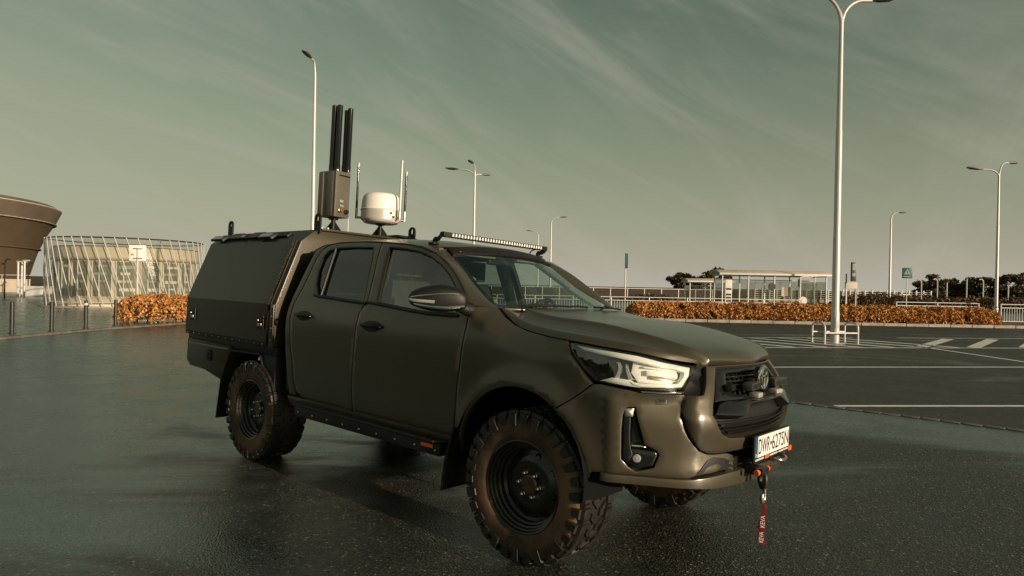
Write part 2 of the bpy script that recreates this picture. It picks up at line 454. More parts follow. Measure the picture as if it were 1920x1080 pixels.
def text_mesh(name, s, w, h, M, m, parent, depth=0.0008):
    """Lettering as real geometry, fitted into a box w by h centred on M's origin."""
    cu = bpy.data.curves.new(name, 'FONT'); cu.body = s; cu.size = 1.0; cu.align_x = 'CENTER'; cu.align_y = 'CENTER'; cu.extrude = 0.0
    cu.space_character = 1.0
    ob = bpy.data.objects.new('tmp_text', cu); COL.objects.link(ob)
    bpy.context.view_layer.update()
    me = bpy.data.meshes.new_from_object(ob.evaluated_get(bpy.context.evaluated_depsgraph_get()))
    co = np.array([v.co for v in me.vertices]); lo, hi = co.min(0), co.max(0); c = (lo + hi) / 2
    me.transform(M @ Matrix.Diagonal((w / (hi[0] - lo[0]), h / (hi[1] - lo[1]), 1, 1)) @ Matrix.Translation((-c[0], -c[1], 0)))
    bpy.data.objects.remove(ob); bpy.data.curves.remove(cu)
    me.name = name; me.materials.clear()
    return finish(name, me, m, parent)
mat('marker_lens', (0.36, 0.35, 0.32), 0.3)
mat('lamp_case', (0.055, 0.05, 0.043), 0.4, 0.3, 0.5)
mat('device_light', (0.50, 0.47, 0.42), 0.35, 0.2, 0.5)
# ------------------------------------------------------------------ ground
TO = Vector((0.66, 4.32, 0.0)); TYAW = R(-41.0862); TROLL = R(-2.0561)
TL = Vector((-math.sin(TYAW), math.cos(TYAW), 0)); TF = Vector((math.cos(TYAW), math.sin(TYAW), 0))
TCEN = TO - TF * 1.55
def gh(x, y):
    """gentle fall of the car park under the truck, level elsewhere"""
    dx, dy = x - TCEN.x, y - TCEN.y
    r = np.sqrt(dx * dx + dy * dy); w = np.clip((5.6 - r) / 3.4, 0, 1); w = w * w * (3 - 2 * w)
    return math.tan(TROLL) * (dx * TL.x + dy * TL.y) * w
def sheet(name, poly, z, m, step, kind='structure'):
    poly = dens(poly, step)
    if area(poly) < 0: poly = poly[::-1]
    P = np.array(poly); lo, hi = P.min(0), P.max(0)
    gx, gy = np.meshgrid(np.arange(lo[0], hi[0], step), np.arange(lo[1], hi[1], step)); G = np.stack([gx.ravel(), gy.ravel()], 1)
    G = G[inpoly(G, inset(poly, step * 0.4))] if len(G) else G
    V, F, _ = cdt([poly], G, poly, [])
    mb = MB(); mb.add([(a, b, float(gh(a, b)) + z) for a, b in V], [tuple(int(i) for i in f) for f in F])
    o = mb.build(name, m, None, smooth=60, fix=False)
    for p in o.data.polygons[:1]:
        if p.normal.z < 0: o.data.flip_normals()
    if kind: o['kind'] = kind
    return o
def axis(a, b, st, far):
    v = list(np.arange(a, b + 1e-6, st)); k = st
    x = b
    while x < far: k *= 1.5; x += k; v.append(x)
    k = st; x = a
    while x > -far: k *= 1.5; x -= k; v.insert(0, x)
    return v
gxs, gys = axis(-12, 12, 0.4, 3500), axis(-6, 16, 0.4, 3500)
g_ = MB(); g_.grid([[(x, y, float(gh(x, y))) for y in gys] for x in gxs])
tag(g_.build('ground', 'asphalt_wet', None, smooth=60, fix=True), kind='structure')
bpy.data.objects['ground'].data.polygons[0].normal.z < 0 and bpy.data.objects['ground'].data.flip_normals()
# older, darker asphalt of the marked lot on the right
sheet('road', [(0.6, 12.3), (3.95, 9.15), (6.05, 7.4), (14, 0.8), (60, -20), (60, 29.75), (30, 29.75), (14, 29.75), (-6, 30.9), (-6, 17.7)], 0.004, 'asphalt_old', 0.9)

def line(p, q, w, name='line_marking', z=0.008):
    p, q = Vector((*p, 0)), Vector((*q, 0)); d = (q - p).normalized(); n = Vector((-d.y, d.x, 0)) * w / 2
    L = (q - p).length; k = max(1, int(L / 0.8)); mb = MB(); V = []
    for i in range(k + 1):
        c = p + d * L * i / k
        for s_ in (n, -n): V.append((c.x + s_.x, c.y + s_.y, float(gh(c.x + s_.x, c.y + s_.y)) + z))
    mb.add(V, [(2 * i, 2 * i + 2, 2 * i + 3, 2 * i + 1) for i in range(k)])
    o = mb.build(name, 'road_paint', None, smooth=0)
    if o.data.polygons[0].normal.z < 0: o.data.flip_normals()
    return tag(o, kind='structure')
mat('road_paint', (0.74, 0.71, 0.66), 0.55, 0, 0.4, base2=(0.22, 0.21, 0.18), vscale=5.0, vlo=0.54, vhi=0.78)
line((2.2, 12.80), (20, 15.4), 0.13)
line((4.45, 8.93), (16, 10.07), 0.13)
line((11.85, 18.65), (11.95, 15.15), 0.14)
line((2.0, 16.85), (30, 21.6), 0.16)
line((3.0, 20.35), (11.5, 22.0), 0.14)
line((13.2, 22.3), (30, 25.3), 0.14)
def zf(x): return 16.85 + (x - 2.0) * 0.1696
def zb(x): return 20.35 + (x - 3.0) * 0.180
for i in range(9):
    x0 = 2.6 + i * 1.02
    line((x0, zb(x0) - 0.10), (x0 + 2.1, zf(x0 + 2.1) + 0.10), 0.27, z=0.011)
for i in range(9):
    x0 = 11.6 + i * 1.75
    line((x0, zf(x0) + 0.10), (x0 + 3.2, zb(x0 + 3.2) - 0.35), 0.34, z=0.011)

# raised planting strip on the right with its kerb stones
KX0, KX1 = 5.2, 46.0
def ky(x): return 30.9 - (x - 5.2) * 0.062 if x < 19 else 30.04 + 0.0 * x
verge = [(KX0, ky(KX0) + 0.2)] + [(x, ky(x) + 0.2) for x in (9, 13, 19, 30, KX1)] + [(KX1, 36), (KX0, 36)]
mat('verge_soil', (0.17, 0.115, 0.075), 0.9, 0, 0.2, var=0.5, vscale=1.5, bump=0.4, bscale=12)
sheet('verge', verge, 0.105, 'verge_soil', 2.5)
kerb_root = empty('kerb', (0, 0, 0)); tag(kerb_root, kind='structure')
x = KX0
while x < 33:
    m_ = MB(); L = 0.98
    y0, y1 = ky(x), ky(x + L)
    m_.add([(x, y0, -.02), (x + L, y1, -.02), (x + L, y1 + .2, -.02), (x, y0 + .2, -.02), (x, y0, .125), (x + L, y1, .125), (x + L, y1 + .2, .125), (x, y0 + .2, .125)],
           [(0, 3, 2, 1), (4, 5, 6, 7), (0, 1, 5, 4), (1, 2, 6, 5), (2, 3, 7, 6), (3, 0, 4, 7)])
    m_.build('kerb_stone', 'kerb', kerb_root, bevel=0.015, seg=1)
    x += 1.0
# far ground beyond the planting strip is the same ground sheet; left pavement with low kerb
PV = [(-12.65, 14.2), (-12.45, 17.8), (-12.2, 19.8), (-11.35, 22.8), (-10.2, 26.0), (-9.0, 33.0), (-8.0, 50), (-75, 50), (-75, 12.8), (-20, 13.6)]
sheet('pavement', PV, 0.055, 'paving', 1.5)
kl = empty('kerb', (0, 0, 0)); tag(kl, kind='structure')
kp = crom([(-20, 13.6), (-12.9, 14.0), (-12.65, 14.6), (-12.45, 17.8), (-12.2, 19.8), (-11.35, 22.8), (-10.2, 26.0), (-9.0, 33.0)], 9)
for i in range(len(kp) - 1):
    a, b = Vector((*kp[i], 0)), Vector((*kp[i + 1], 0)); d = (b - a); L = d.length
    if L < 0.05: continue
    d.normalize(); n = Vector((-d.y, d.x, 0)) * 0.12; a = a + d * 0.006; b = b - d * 0.006
    m_ = MB(); m_.add([(*(p + q).xy, h) for h in (-.02, .062) for p, q in ((a, n * 0), (b, n * 0), (b, n), (a, n))],
           [(0, 3, 2, 1), (4, 5, 6, 7), (0, 1, 5, 4), (1, 2, 6, 5), (2, 3, 7, 6), (3, 0, 4, 7)])
    m_.build('kerb_stone', 'kerb_worn', kl, bevel=0.012, seg=1)

# rough grass all round beyond the car park
mat('meadow', (0.070, 0.062, 0.034), 0.9, 0, 0.15, base2=(0.12, 0.085, 0.05), vscale=0.05, bump=0.5, bscale=1.5)
def ring_sheet(x0, x1, y0, y1, F):
    q = MB(); q.add([(x0, y0, .02), (x1, y0, .02), (x1, y1, .02), (x0, y1, .02), (-F, -F, .02), (F, -F, .02), (F, F, .02), (-F, F, .02)],
                    [(0, 4, 5, 1), (1, 5, 6, 2), (2, 6, 7, 3), (3, 7, 4, 0)])
    o = q.build('terrain', 'meadow', None, smooth=0, fix=False)
    if o.data.polygons[0].normal.z < 0: o.data.flip_normals()
    return tag(o, kind='structure')
ring_sheet(-70, 62, -45, 68, 3400)

# row of setts along the joint between the two asphalts
sr = empty('sett_row', (0, 0, 0)); tag(sr, kind='structure')
sa_, sb_ = Vector((3.2, 9.86, 0)), Vector((9.2, 4.78, 0)); sdv = (sb_ - sa_).normalized(); snv = Vector((-sdv.y, sdv.x, 0)); sk = random.Random(4)
for i in range(36):
    c = sa_ + sdv * (i * .215 + .1); l_, w_ = .098 - sk.random() * .012, .05; z0 = float(gh(c.x, c.y)); t_ = .0085 + sk.random() * .005; ang = sk.uniform(-.05, .05)
    d_ = Matrix.Rotation(ang, 3, 'Z') @ sdv; n_ = Vector((-d_.y, d_.x, 0))
    q = MB(); P4 = [c + d_ * a * l_ + n_ * b * w_ for a, b in ((-1, -1), (1, -1), (1, 1), (-1, 1))]
    q.add([(p.x, p.y, z0 - .03) for p in P4] + [(p.x, p.y, z0 + t_) for p in P4], [(0, 3, 2, 1), (4, 5, 6, 7), (0, 1, 5, 4), (1, 2, 6, 5), (2, 3, 7, 6), (3, 0, 4, 7)])
    q.build('sett', 'kerb_worn', sr, bevel=.004, seg=1)
# ------------------------------------------------------------------ pickup truck
# truck frame: x forward from the front axle, y to its left, z up
truck = empty('pickup_truck')
tag(truck, 'matte dark olive lifted pickup truck with box canopy, antennas and light bar', 'pickup truck')
_rz, _rx = Matrix.Rotation(TYAW, 4, 'Z'), Matrix.Rotation(TROLL, 4, 'X')
_tp = Vector((0, -0.9, 0))
truck.matrix_world = Matrix.Translation(TO + Vector((0, 0, 0.9 * math.sin(-TROLL)))) @ _rz @ Matrix.Translation(_tp) @ _rx @ Matrix.Translation(-_tp)
_pv = Vector((-1.5, 0, 0.6))
BT = Matrix.Translation(_pv + Vector((0, 0, 0.01965))) @ Matrix.Rotation(R(0.4934), 4, 'Y') @ Matrix.Translation(-_pv)

ZZ = [.40, .50, .58, .70, .85, 1.0, 1.1, 1.2, 1.3, 1.38, 1.5, 1.65, 1.80, 1.86, 1.92]
WW = [.82, .845, .868, .885, .897, .902, .900, .892, .872, .848, .806, .755, .700, .672, .64]
_zf = np.linspace(.4, 1.92, 153)
_wf = np.interp(_zf, ZZ, WW)
for _ in range(6): _wf[2:-2] = (_wf[:-4] + 2 * _wf[1:-3] + 2 * _wf[2:-2] + 2 * _wf[3:-1] + _wf[4:]) / 8
def WP(z): return np.interp(z, _zf, _wf)
def sstep(x): x = np.clip(x, 0, 1); return x * x * (3 - 2 * x)
half = [(-3.5, -.90), (-2.5, -.90), (-1.5, -.90), (-.6, -.90), (-.2, -.90), (.10, -.90), (.30, -.899), (.45, -.891), (.58, -.868), (.69, -.825), (.78, -.765), (.845, -.69), (.89, -.60), (.925, -.50), (.955, -.38), (.98, -.24), (.995, -.12), (1.0, 0)]
_C = np.array(crom(half + [(a, -b) for a, b in half[-2::-1]], 12))
_S = np.concatenate([[0], np.cumsum(np.linalg.norm(np.diff(_C, axis=0), axis=1))]); _S -= _S[-1] / 2
_T = np.gradient(_C, axis=0); _T /= np.linalg.norm(_T, axis=1)[:, None]
_Nn = np.stack([_T[:, 1], -_T[:, 0]], 1)
_hx = _C[:len(_C) // 2, 0]
def sx(x): return float(np.interp(x, _hx, _S[:len(_C) // 2]))       # right-hand flank: girdle position of a given x
GX = [-.385, -.316, -.215, -.092, .077, .259]
GZ = [1.398, 1.355, 1.312, 1.284, 1.265, 1.255]
GY = [.72, .745, .775, .805, .835, .865]
FZ = [.45, .50, .56, .60, .625, .66, .70, .75, .84, .885, .915, .95, 1.0, 1.05, 1.15, 1.20, 1.26]
FP = [-.05, -.03, -.004, .008, .010, .002, -.004, -.005, -.002, -.005, -.014, -.028, -.047, -.061, -.088, -.113, -.152]
# below the headlamps the corner breaks into a flat facet: offset from the rounded plan curve
_fac = np.array([(-.2, -.900), (.30, -.900), (.42, -.899), (.50, -.896), (.538, -.889), (.566, -.873), (.62, -.828), (.69, -.768), (.76, -.708), (.82, -.655), (.868, -.602), (.905, -.530), (.932, -.455), (.957, -.36), (.981, -.22), (.996, -.10), (1.001, 0), (1.001, .1)])
def _facet_offset():
    o = []
    H_ = len(_C) // 2
    for i in range(H_ + 1):
        c, nn = _C[i], _Nn[i]; best = 0.0; bd = 9
        for a, b in zip(_fac, _fac[1:]):
            M = np.array([[nn[0], -(b - a)[0]], [nn[1], -(b - a)[1]]])
            if abs(np.linalg.det(M)) < 1e-9: continue
            t, u = np.linalg.solve(M, a - c)
            if -1e-6 <= u <= 1 + 1e-6 and abs(t) < bd: bd = abs(t); best = t
        o.append(best if bd < .12 else 0.0)
    return -_S[:H_ + 1], np.array(o)
_fs, _fo = _facet_offset()
def DD(s, z):
    sa = np.abs(s)
    cx = np.interp(s, _S, _C[:, 0])
    a = sstep((sa - .62) / .50)
    d = a * (WP(z) - .90) + (1 - a) * np.interp(z, FZ, FP)
    # grille stands forward of the lamps
    d = d + .045 * sstep((np.interp(z, [.72, .80, .914, .98, 1.015, 1.05, 1.16], [.60, .655, .692, .675, .64, .59, .50]) + .010 - sa) / .03) * np.interp(z, [.68, .72, .76, .80, .84, .88, .92, 1.0, 1.04, 1.08, 1.12, 1.15, 1.18], [0, .06, .22, .45, .69, .88, .97, 1, .92, .72, .42, .18, 0])
    # front bumper shell steps out over the corner
    d = d + (np.interp(sa, _fs[::-1], _fo[::-1]) + .012 * sstep((1.105 - sa) / .03)) * sstep((1.035 - z) / .05)
    # wheel arch flare on the fender
    r = np.hypot(cx + .05, z - .50)
    d = d + np.where(cx < .62, .030 * np.exp(-((r - .47) / .085) ** 2) * (cx > -.62) * sstep((cx + .62) / .1), 0) * (z > .45)
    # fender top rolls in to meet the bonnet
    zg, yg = np.interp(cx, GX, GZ), np.interp(cx, GX, GY)
    fr = sstep((cx + .52) / .13) * sstep((.33 - cx) / .09) * (sa > 1.1)
    k = np.clip((z - (zg - .13)) / .13, 0, 1.25)
    d = d - .026 * sstep((cx + 1.35) / .5) * sstep((z - 1.42) / .2) * (sa > 1.2)
    return d - np.maximum(WP(zg) - yg, 0) * k ** 2.2 * fr
def GIR(s, z):
    s, z = np.asarray(s, float), np.asarray(z, float)
    d = DD(s, z)
    return np.stack([np.interp(s, _S, _C[:, 0]) + np.interp(s, _S, _Nn[:, 0]) * d, np.interp(s, _S, _C[:, 1]) + np.interp(s, _S, _Nn[:, 1]) * d, z], 1)
def XZ(pts): return [(sx(a), b) for a, b in pts]
def gpan(name, poly, m, parent=truck, xz=True, mirror=True, **k):
    hole = k.pop('hole', None)
    if xz: poly = XZ(poly); hole = XZ(hole) if hole is not None else None
    return panel(name, poly, GIR, m, parent, tf=BT, hole=hole, mirror=mirror, **k)
def gpt(s, z, off=0.0):
    p = GIR([s], [z])[0]
    n = np.array([np.interp(s, _S, _Nn[:, 0]), np.interp(s, _S, _Nn[:, 1]), 0])
    return Vector(p + n * off)
def mbox(): return MB()

# doors -------------------------------------------------------------
fd = [(-.600, .60), (-.575, .80), (-.569, .90), (-.551, 1.02), (-.543, 1.155), (-.533, 1.276), (-.540, 1.405), (-.60, 1.466), (-.741, 1.580), (-.89, 1.681), (-1.033, 1.755), (-1.165, 1.792),
      (-1.357, 1.816), (-1.62, 1.836), (-1.655, 1.836), (-1.655, 1.79), (-1.617, 1.60), (-1.587, 1.41), (-1.60, 1.37), (-1.640, 1.31), (-1.646, 1.22), (-1.640, 1.04), (-1.650, .897), (-1.662, .71), (-1.664, .60), (-1.64, .575), (-.63, .575)]
fw = [(-1.543, 1.801), (-1.355, 1.787), (-1.214, 1.768), (-1.068, 1.727), (-.954, 1.673), (-.836, 1.600), (-.744, 1.529), (-.683, 1.481), (-.645, 1.43), (-.645, 1.352), (-.893, 1.348), (-1.095, 1.360), (-1.473, 1.389)]
rd = [(-1.671, .60), (-1.669, .71), (-1.657, .897), (-1.647, 1.04), (-1.653, 1.22), (-1.647, 1.31), (-1.607, 1.375), (-1.594, 1.41), (-1.624, 1.60), (-1.662, 1.79), (-1.662, 1.838), (-1.90, 1.848), (-2.19, 1.846), (-2.34, 1.834),
      (-2.43, 1.79), (-2.468, 1.70), (-2.480, 1.58), (-2.51, 1.45), (-2.553, 1.34), (-2.556, 1.223), (-2.518, 1.03), (-2.474, .876), (-2.458, .72), (-2.43, .635), (-2.36, .597), (-2.235, .583), (-1.69, .575)]
rw = [(-2.246, 1.418), (-2.319, 1.50), (-2.368, 1.625), (-2.366, 1.726), (-2.32, 1.785), (-2.238, 1.803), (-2.005, 1.809), (-1.738, 1.803), (-1.70, 1.70), (-1.675, 1.58), (-1.630, 1.385)]
doors_f = gpan('front_door', fd, 'paint', hole=fw, thick=.03)
doors_r = gpan('rear_door', rd, 'paint', hole=rw, thick=.03)
def grow(p, d):
    if area(p) > 0: d = -d
    return [tuple(q) for q in inset(p, d)]
for i, (poly, gm, par) in enumerate(((fw, 'side_glass', doors_f), (rw, 'privacy_glass', doors_r))):
    g = panel('window_pane', XZ(grow(poly, .012)), GIR, gm, None, tf=BT, mirror=True, off=-.016, thick=.003, drop=0, edge=.002, step=.06)
    for k in (0, 1): g[k].parent = par[k]
    # rubber seal round the opening
    q = [GIR([sx(a)], [b])[0] for a, b in dens(poly, .03)]; q.append(q[0]); q.append(q[1])
    for k, sg in enumerate((1, -1)):
        MB().tube([(p[0], p[1] * sg * .9925, p[2]) for p in q], .0075, 6, False).build('window_seal', 'black', par[k], tf=BT)
for k, sg in enumerate((1, -1)):
    b0, b1 = GIR([sx(-2.238)], [1.80])[0], GIR([sx(-2.205)], [1.416])[0]
    MB().tube([(b0[0], b0[1] * sg, b0[2]), (b1[0], b1[1] * sg, b1[2])], .011, 6).build('window_divider', 'black', doors_r[k], tf=BT)
    for par, pts in ((doors_f[k], [(-1.59, 1.388), (-1.473, 1.381), (-1.095, 1.352), (-.893, 1.340), (-.62, 1.340)]), (doors_r[k], [(-2.30, 1.418), (-2.246, 1.410), (-1.93, 1.394), (-1.60, 1.378)])):
        m = MB(); P = [gpt(sx(a), b, .002) for a, b in pts]
        m.tube([(p.x, p.y * sg, p.z) for p in P], .011, 8); m.build('belt_moulding', 'black', par, tf=BT)
# handles: dark cup and a pull across it
for (cx, cz, par) in ((-1.463, 1.223, doors_f), (-2.357, 1.250, doors_r)):
    L = .138; tt = np.linspace(-1, 1, 13); hh_ = .041 * (1 - np.abs(tt) ** 1.9) ** .8
    cup = [(cx + L * t, cz + h * .95) for t, h in zip(tt, hh_)] + [(cx + L * t, cz - h * 1.05) for t, h in list(zip(tt, hh_))[-2:0:-1]]
    c = gpan('handle_cup', cup, 'black', off=.003, thick=.006, step=.02, edge=.004, drop=.004)
    for k, sg in enumerate((1, -1)):
        c[k].parent = par[k]
        P = [gpt(sx(cx + t * L), cz + .003, o) for t, o in ((-.96, .006), (-.7, .020), (-.3, .030), (.3, .031), (.7, .021), (.96, .006))]
        MB().tube([(p.x, p.y * sg, p.z) for p in P], [.006, .013, .015, .015, .013, .007], 8).build('pull', 'black', par[k], tf=BT)
        p = gpt(sx(cx + L * .86), cz - .001, .018)
        MB().cyl((p.x, p.y * sg, p.z), (p.x, (p.y - .006) * sg, p.z), .007, .006, 10).build('lock_cylinder', 'chrome', par[k], tf=BT)
# rear corner of the cab
gpan('cab_corner', [(-2.565, 1.223), (-2.563, 1.34), (-2.52, 1.452), (-2.489, 1.58), (-2.477, 1.705), (-2.437, 1.798), (-2.345, 1.842), (-2.43, 1.828), (-2.52, 1.79), (-2.556, 1.642), (-2.585, 1.50), (-2.606, 1.384), (-2.622, 1.274), (-2.615, 1.185), (-2.59, 1.028), (-2.56, .80), (-2.54, .60), (-2.44, .60), (-2.467, .72), (-2.483, .876), (-2.527, 1.03)], 'paint', step=.03, thick=.06)
m = MB(); back = [(0, 1.87), (-.60, 1.84), (-.70, 1.76), (-.80, 1.5), (-.86, 1.3), (-.885, 1.0), (-.86, .62), (.86, .62), (.885, 1.0), (.86, 1.3), (.80, 1.5), (.70, 1.76), (.60, 1.84)]
m.prism(back, lambda a, b, t: (t - .0 + max(0, b - 1.35) * .13, a, b), -2.60, -2.575).build('cab_back', 'interior', truck, tf=BT)
# front fender
AR = .47
arch = [(-.05 + AR * math.cos(R(t)), .50 + AR * math.sin(R(t))) for t in range(178, 62, -6)]
seam0 = (.278, .955)
FT = .004
fen = [(-.592, .60), (-.567, .80), (-.561, .90), (-.543, 1.02), (-.535, 1.155), (-.525, 1.276), (-.532, 1.402), (-.46, 1.408), (-.392, 1.396), (-.320, 1.353), (-.217, 1.311), (-.094, 1.283), (.077, 1.264), (.245, 1.253), (.252, 1.232), (.283, 1.185), (.373, 1.098), (.430, 1.046), (.36, .985)]
ar2 = [(x, z) for x, z in arch if x < .17]
fen = fen + [(.215, .888)] + ar2[::-1] + [(-.515, .58), (-.585, .58)]
gpan('front_fender', fen, 'paint', step=.03, thick=.03)
# unseen dark sheet added behind the panels to block light in their gaps, with a liner over each front wheel
m = MB()
ss = list(np.linspace(sx(-2.55), sx(-.56), 30)); P = [[tuple(gpt(s, z, -.045)) for z in np.linspace(.56, 1.36, 8)] for s in ss]
m.grid(P); m.add([(x, -y, z) for x, y, z in m.v], m.f[:])
m.build('gap_blocker', 'dark', truck, tf=BT)
for sg in (1, -1):
    m = MB(); m.lathe([(AR + .015, -.03), (AR + .015, .36), (.10, .36)], (-.05, -.90 * sg, .50), (0, sg, 0), 40)
    keep = [f for f in m.f if np.mean([m.v[i][2] for i in f]) > .46]; m.f = keep
    m.build('wheel_liner', 'dark', truck, tf=BT, fix=False)
# sills, side rails and steps
for sg in (1, -1):
    m = MB(); m.prism([(-.84, .50), (-.865, .545), (-.872, .585), (-.80, .60), (-.72, .50)], lambda a, b, t: (t, a * sg, b), -2.56, -.60).build('sill', 'paint', truck, bevel=.008, tf=BT)
    m = MB(); m.box((-2.36, -.925 * sg, .455), (-.66, -.80 * sg, .535)); m.box((-2.28, -.79 * sg, .49), (-2.20, -.45 * sg, .53)); m.box((-.95, -.79 * sg, .49), (-.87, -.45 * sg, .53))
    rail = m.build('side_rail', 'black', truck, bevel=.012, tf=BT)
    m = MB(); m.prism([(-2.42, -.86), (-2.36, -.945), (-.70, -.952), (-.64, -.87)], lambda a, b, t: (a, b * sg, t), .538, .556).build('step_plate', 'black', truck, bevel=.006, tf=BT)
    for i in range(9):
        x = -2.3 + i * .2; MB().lathe([(0, .006), (.006, .005), (.008, 0)], (x, -.9255 * sg, .492), (0, -sg, 0), 10).build('bolt', 'steel', rail, tf=BT)
    lab = MB(); lab.box((-.835, -.9275 * sg, .500), (-.722, -.9262 * sg, .522)); lo = lab.build('side_label', 'orange', rail, tf=BT); lo['label'] = 'small orange badge on the side rail'
# front and rear mud flaps
for sg in (1, -1):
    m = MB(); m.add([(-.545, y * sg, .66) for y in (-.935, -.66)] + [(-.60, y * sg, .45) for y in (-.940, -.66)] + [(-.622, y * sg, .265) for y in (-.940, -.66)], [(0, 1, 3, 2), (2, 3, 5, 4)])
    m.build('mud_flap', 'black', truck, solid=.012, tf=BT)
    m = MB(); m.add([(-3.655, y * sg, .60) for y in (-.915, -.60)] + [(-3.685, y * sg, .23) for y in (-.93, -.60)], [(0, 1, 3, 2)])
    m.build('mud_flap', 'black', truck, solid=.010, tf=BT)
# roof, pillars, screens ---------------------------------------------------------
DX = [-2.56, -2.53, -2.43, -2.19, -1.9, -1.622, -1.357, -1.165, -1.033, -.89, -.741, -.596, -.545]
DZ = [1.775, 1.795, 1.834, 1.856, 1.858, 1.847, 1.827, 1.803, 1.766, 1.692, 1.591, 1.478, 1.417]
CXs = [-2.56, -2.45, -2.3, -2.0, -1.7, -1.4, -1.2, -1.0]
CZs = [1.835, 1.870, 1.890, 1.906, 1.906, 1.892, 1.870, 1.833]
def roofpt(t, v):
    # v: 0 right gutter .. 1 left gutter
    w = 2 * v - 1; aw = np.abs(w)
    xf = -1.035 - .075 * np.clip(aw / .82, 0, 1) ** 2 + np.where(aw > .82, (aw - .82) / .18 * .07, 0)
    x = xf + (-2.56 - xf) * t
    zd = np.interp(x, DX, DZ); zc = np.interp(x, CXs, CZs); yd = WP(zd) + .004
    return np.stack([x, yd * np.sign(w) * (aw + .04 * aw * (1 - aw)), zd + (zc - zd) * (1 - aw ** 3.0)], 1)
m = MB(); vs_ = (np.sin(np.linspace(-1, 1, 41) * math.pi / 2) + 1) / 2
rp = [[tuple(q) for q in roofpt(np.full(41, t), vs_)] for t in np.linspace(0, 1, 34)]
m.grid(rp); m.build('roof', 'paint', truck, solid=.012, tf=BT, smooth=60)
m = MB(); m.grid([[(x, y * .96, z - .035) for x, y, z in row] for row in rp[1:]]).build('roof_lining', 'headliner', truck, tf=BT)
EA = [(-.536, 1.412), (-.596, 1.478), (-.741, 1.590), (-.89, 1.690), (-1.036, 1.764)]
EB = [(-.415, .715, 1.402), (-.533, .69, 1.452), (-.713, .64, 1.552), (-.865, .60, 1.654), (-1.092, .562, 1.795)]
for sg in (1, -1):
    A = crom([tuple(gpt(sx(a), b)) for a, b in EA], 6); B = crom([(x, -y, z) for x, y, z in EB], 6); m = MB(); P = []
    for a, b in zip(A, B):
        row = []
        for t in np.linspace(-.1, 1, 9):
            q = a + (b - a) * t; bul = .008 * (1 - (2 * t - 1) ** 2) if t > 0 else -.01
            row.append((q[0] + bul * .5, (q[1] - bul * .9) * sg, q[2] + bul * .3))
        P.append(row)
    m.grid(P).build('windscreen_pillar', 'paint', truck, solid=.02, tf=BT, smooth=60)
def wsp(t, u):
    """windscreen: t 0 bottom..1 top, u -1 right..1 left"""
    E = np.array(crom(EB, 8)); k = t * (len(E) - 1)
    e = np.stack([np.interp(k, np.arange(len(E)), E[:, i]) for i in range(3)], 1)
    q = 1 - np.abs(u) ** 2.2
    return np.stack([e[:, 0] + q * (.185 - .115 * t), e[:, 1] * u, e[:, 2] + q * (.012 + .026 * t)], 1)
m = MB(); ws = [[tuple(q) for q in wsp(np.full(31, t), np.linspace(-1, 1, 31))] for t in np.linspace(-.01, 1.0, 18)]
m.grid(ws).build('windscreen', 'windscreen', truck, tf=BT, smooth=80)
# black ceramic edge band and the shade strip under the roof lip
for name, t0, t1, off in (('shade_strip', .905, 1.02, .012),):
    P = [[tuple(q + np.array([off, 0, off * .8])) for q in wsp(np.full(31, t), np.linspace(-.985, .985, 31))] for t in np.linspace(t0, t1, 4)]
    MB().grid(P).build(name, 'black', truck, solid=.014, tf=BT, smooth=70)
for sg in (1, -1):
    P = [[tuple(wsp(np.array([t]), np.array([sg * u]))[0] - np.array([0, 0, .004])) for t in np.linspace(0, 1, 20)] for u in (.955, 1.0)]
    MB().grid(P).build('glass_border', 'black', truck, tf=BT)
P = [[tuple(wsp(np.full(31, t), np.linspace(-1, 1, 31))[k] - np.array([0, 0, .004])) for k in range(31)] for t in (0, .05)]
MB().grid(P).build('glass_border', 'black', truck, tf=BT)
# bonnet -----------------------------------------------------------------
HG = [(-.385, .719, 1.402), (-.215, .774, 1.316), (-.09, .804, 1.287), (.077, .835, 1.268), (.259, .865, 1.257), (.454, .848, 1.240), (.632, .798, 1.223), (.735, .708, 1.200), (.79, .603, 1.184), (.822, .513, 1.171), (.805, .50, 1.140)]
HR = [(-.30, .57, 1.398), (-.16, .578, 1.370), (-.04, .578, 1.357), (.12, .572, 1.349), (.28, .562, 1.336), (.46, .545, 1.308), (.62, .52, 1.277), (.74, .49, 1.246), (.805, .46, 1.222), (.856, .43, 1.182), (.84, .425, 1.148)]
HC = [(-.215, 0, 1.418), (-.10, 0, 1.400), (.03, 0, 1.384), (.19, 0, 1.362), (.36, 0, 1.340), (.53, 0, 1.312), (.68, 0, 1.281), (.80, 0, 1.250), (.88, 0, 1.220), (.925, 0, 1.180), (.905, 0, 1.146)]
rows = []
for g, r_, c in zip(HG, HR, HC):
    g, r_, c = map(np.array, (g, r_, c)); up = np.array([0, 0, 1.0])
    s1 = g + (r_ - g) * .14 + up * .026 * min(1, (r_ - g)[2] / .07 + .2); s2 = g + (r_ - g) * .52 - up * .008; s3 = g + (r_ - g) * .88 - up * .005
    r2 = r_ + (c - r_) * .08 + up * .011; r3 = r_ + (c - r_) * .45 + up * .008
    row = [g, s1, s2, s3, r_ + up * .009, r2, r3, c]
    full = [q * np.array([1, -1, 1]) for q in row] + row[-2::-1]
    rows.append(crom(full, 4))
rows = np.array(rows); fin = np.array([crom(list(rows[:, j]), 5) for j in range(rows.shape[1])])
m = MB(); m.grid([[tuple(p) for p in col_] for col_ in fin]); hood = m.build('bonnet', 'paint', truck, solid=.012, tf=BT, smooth=60)
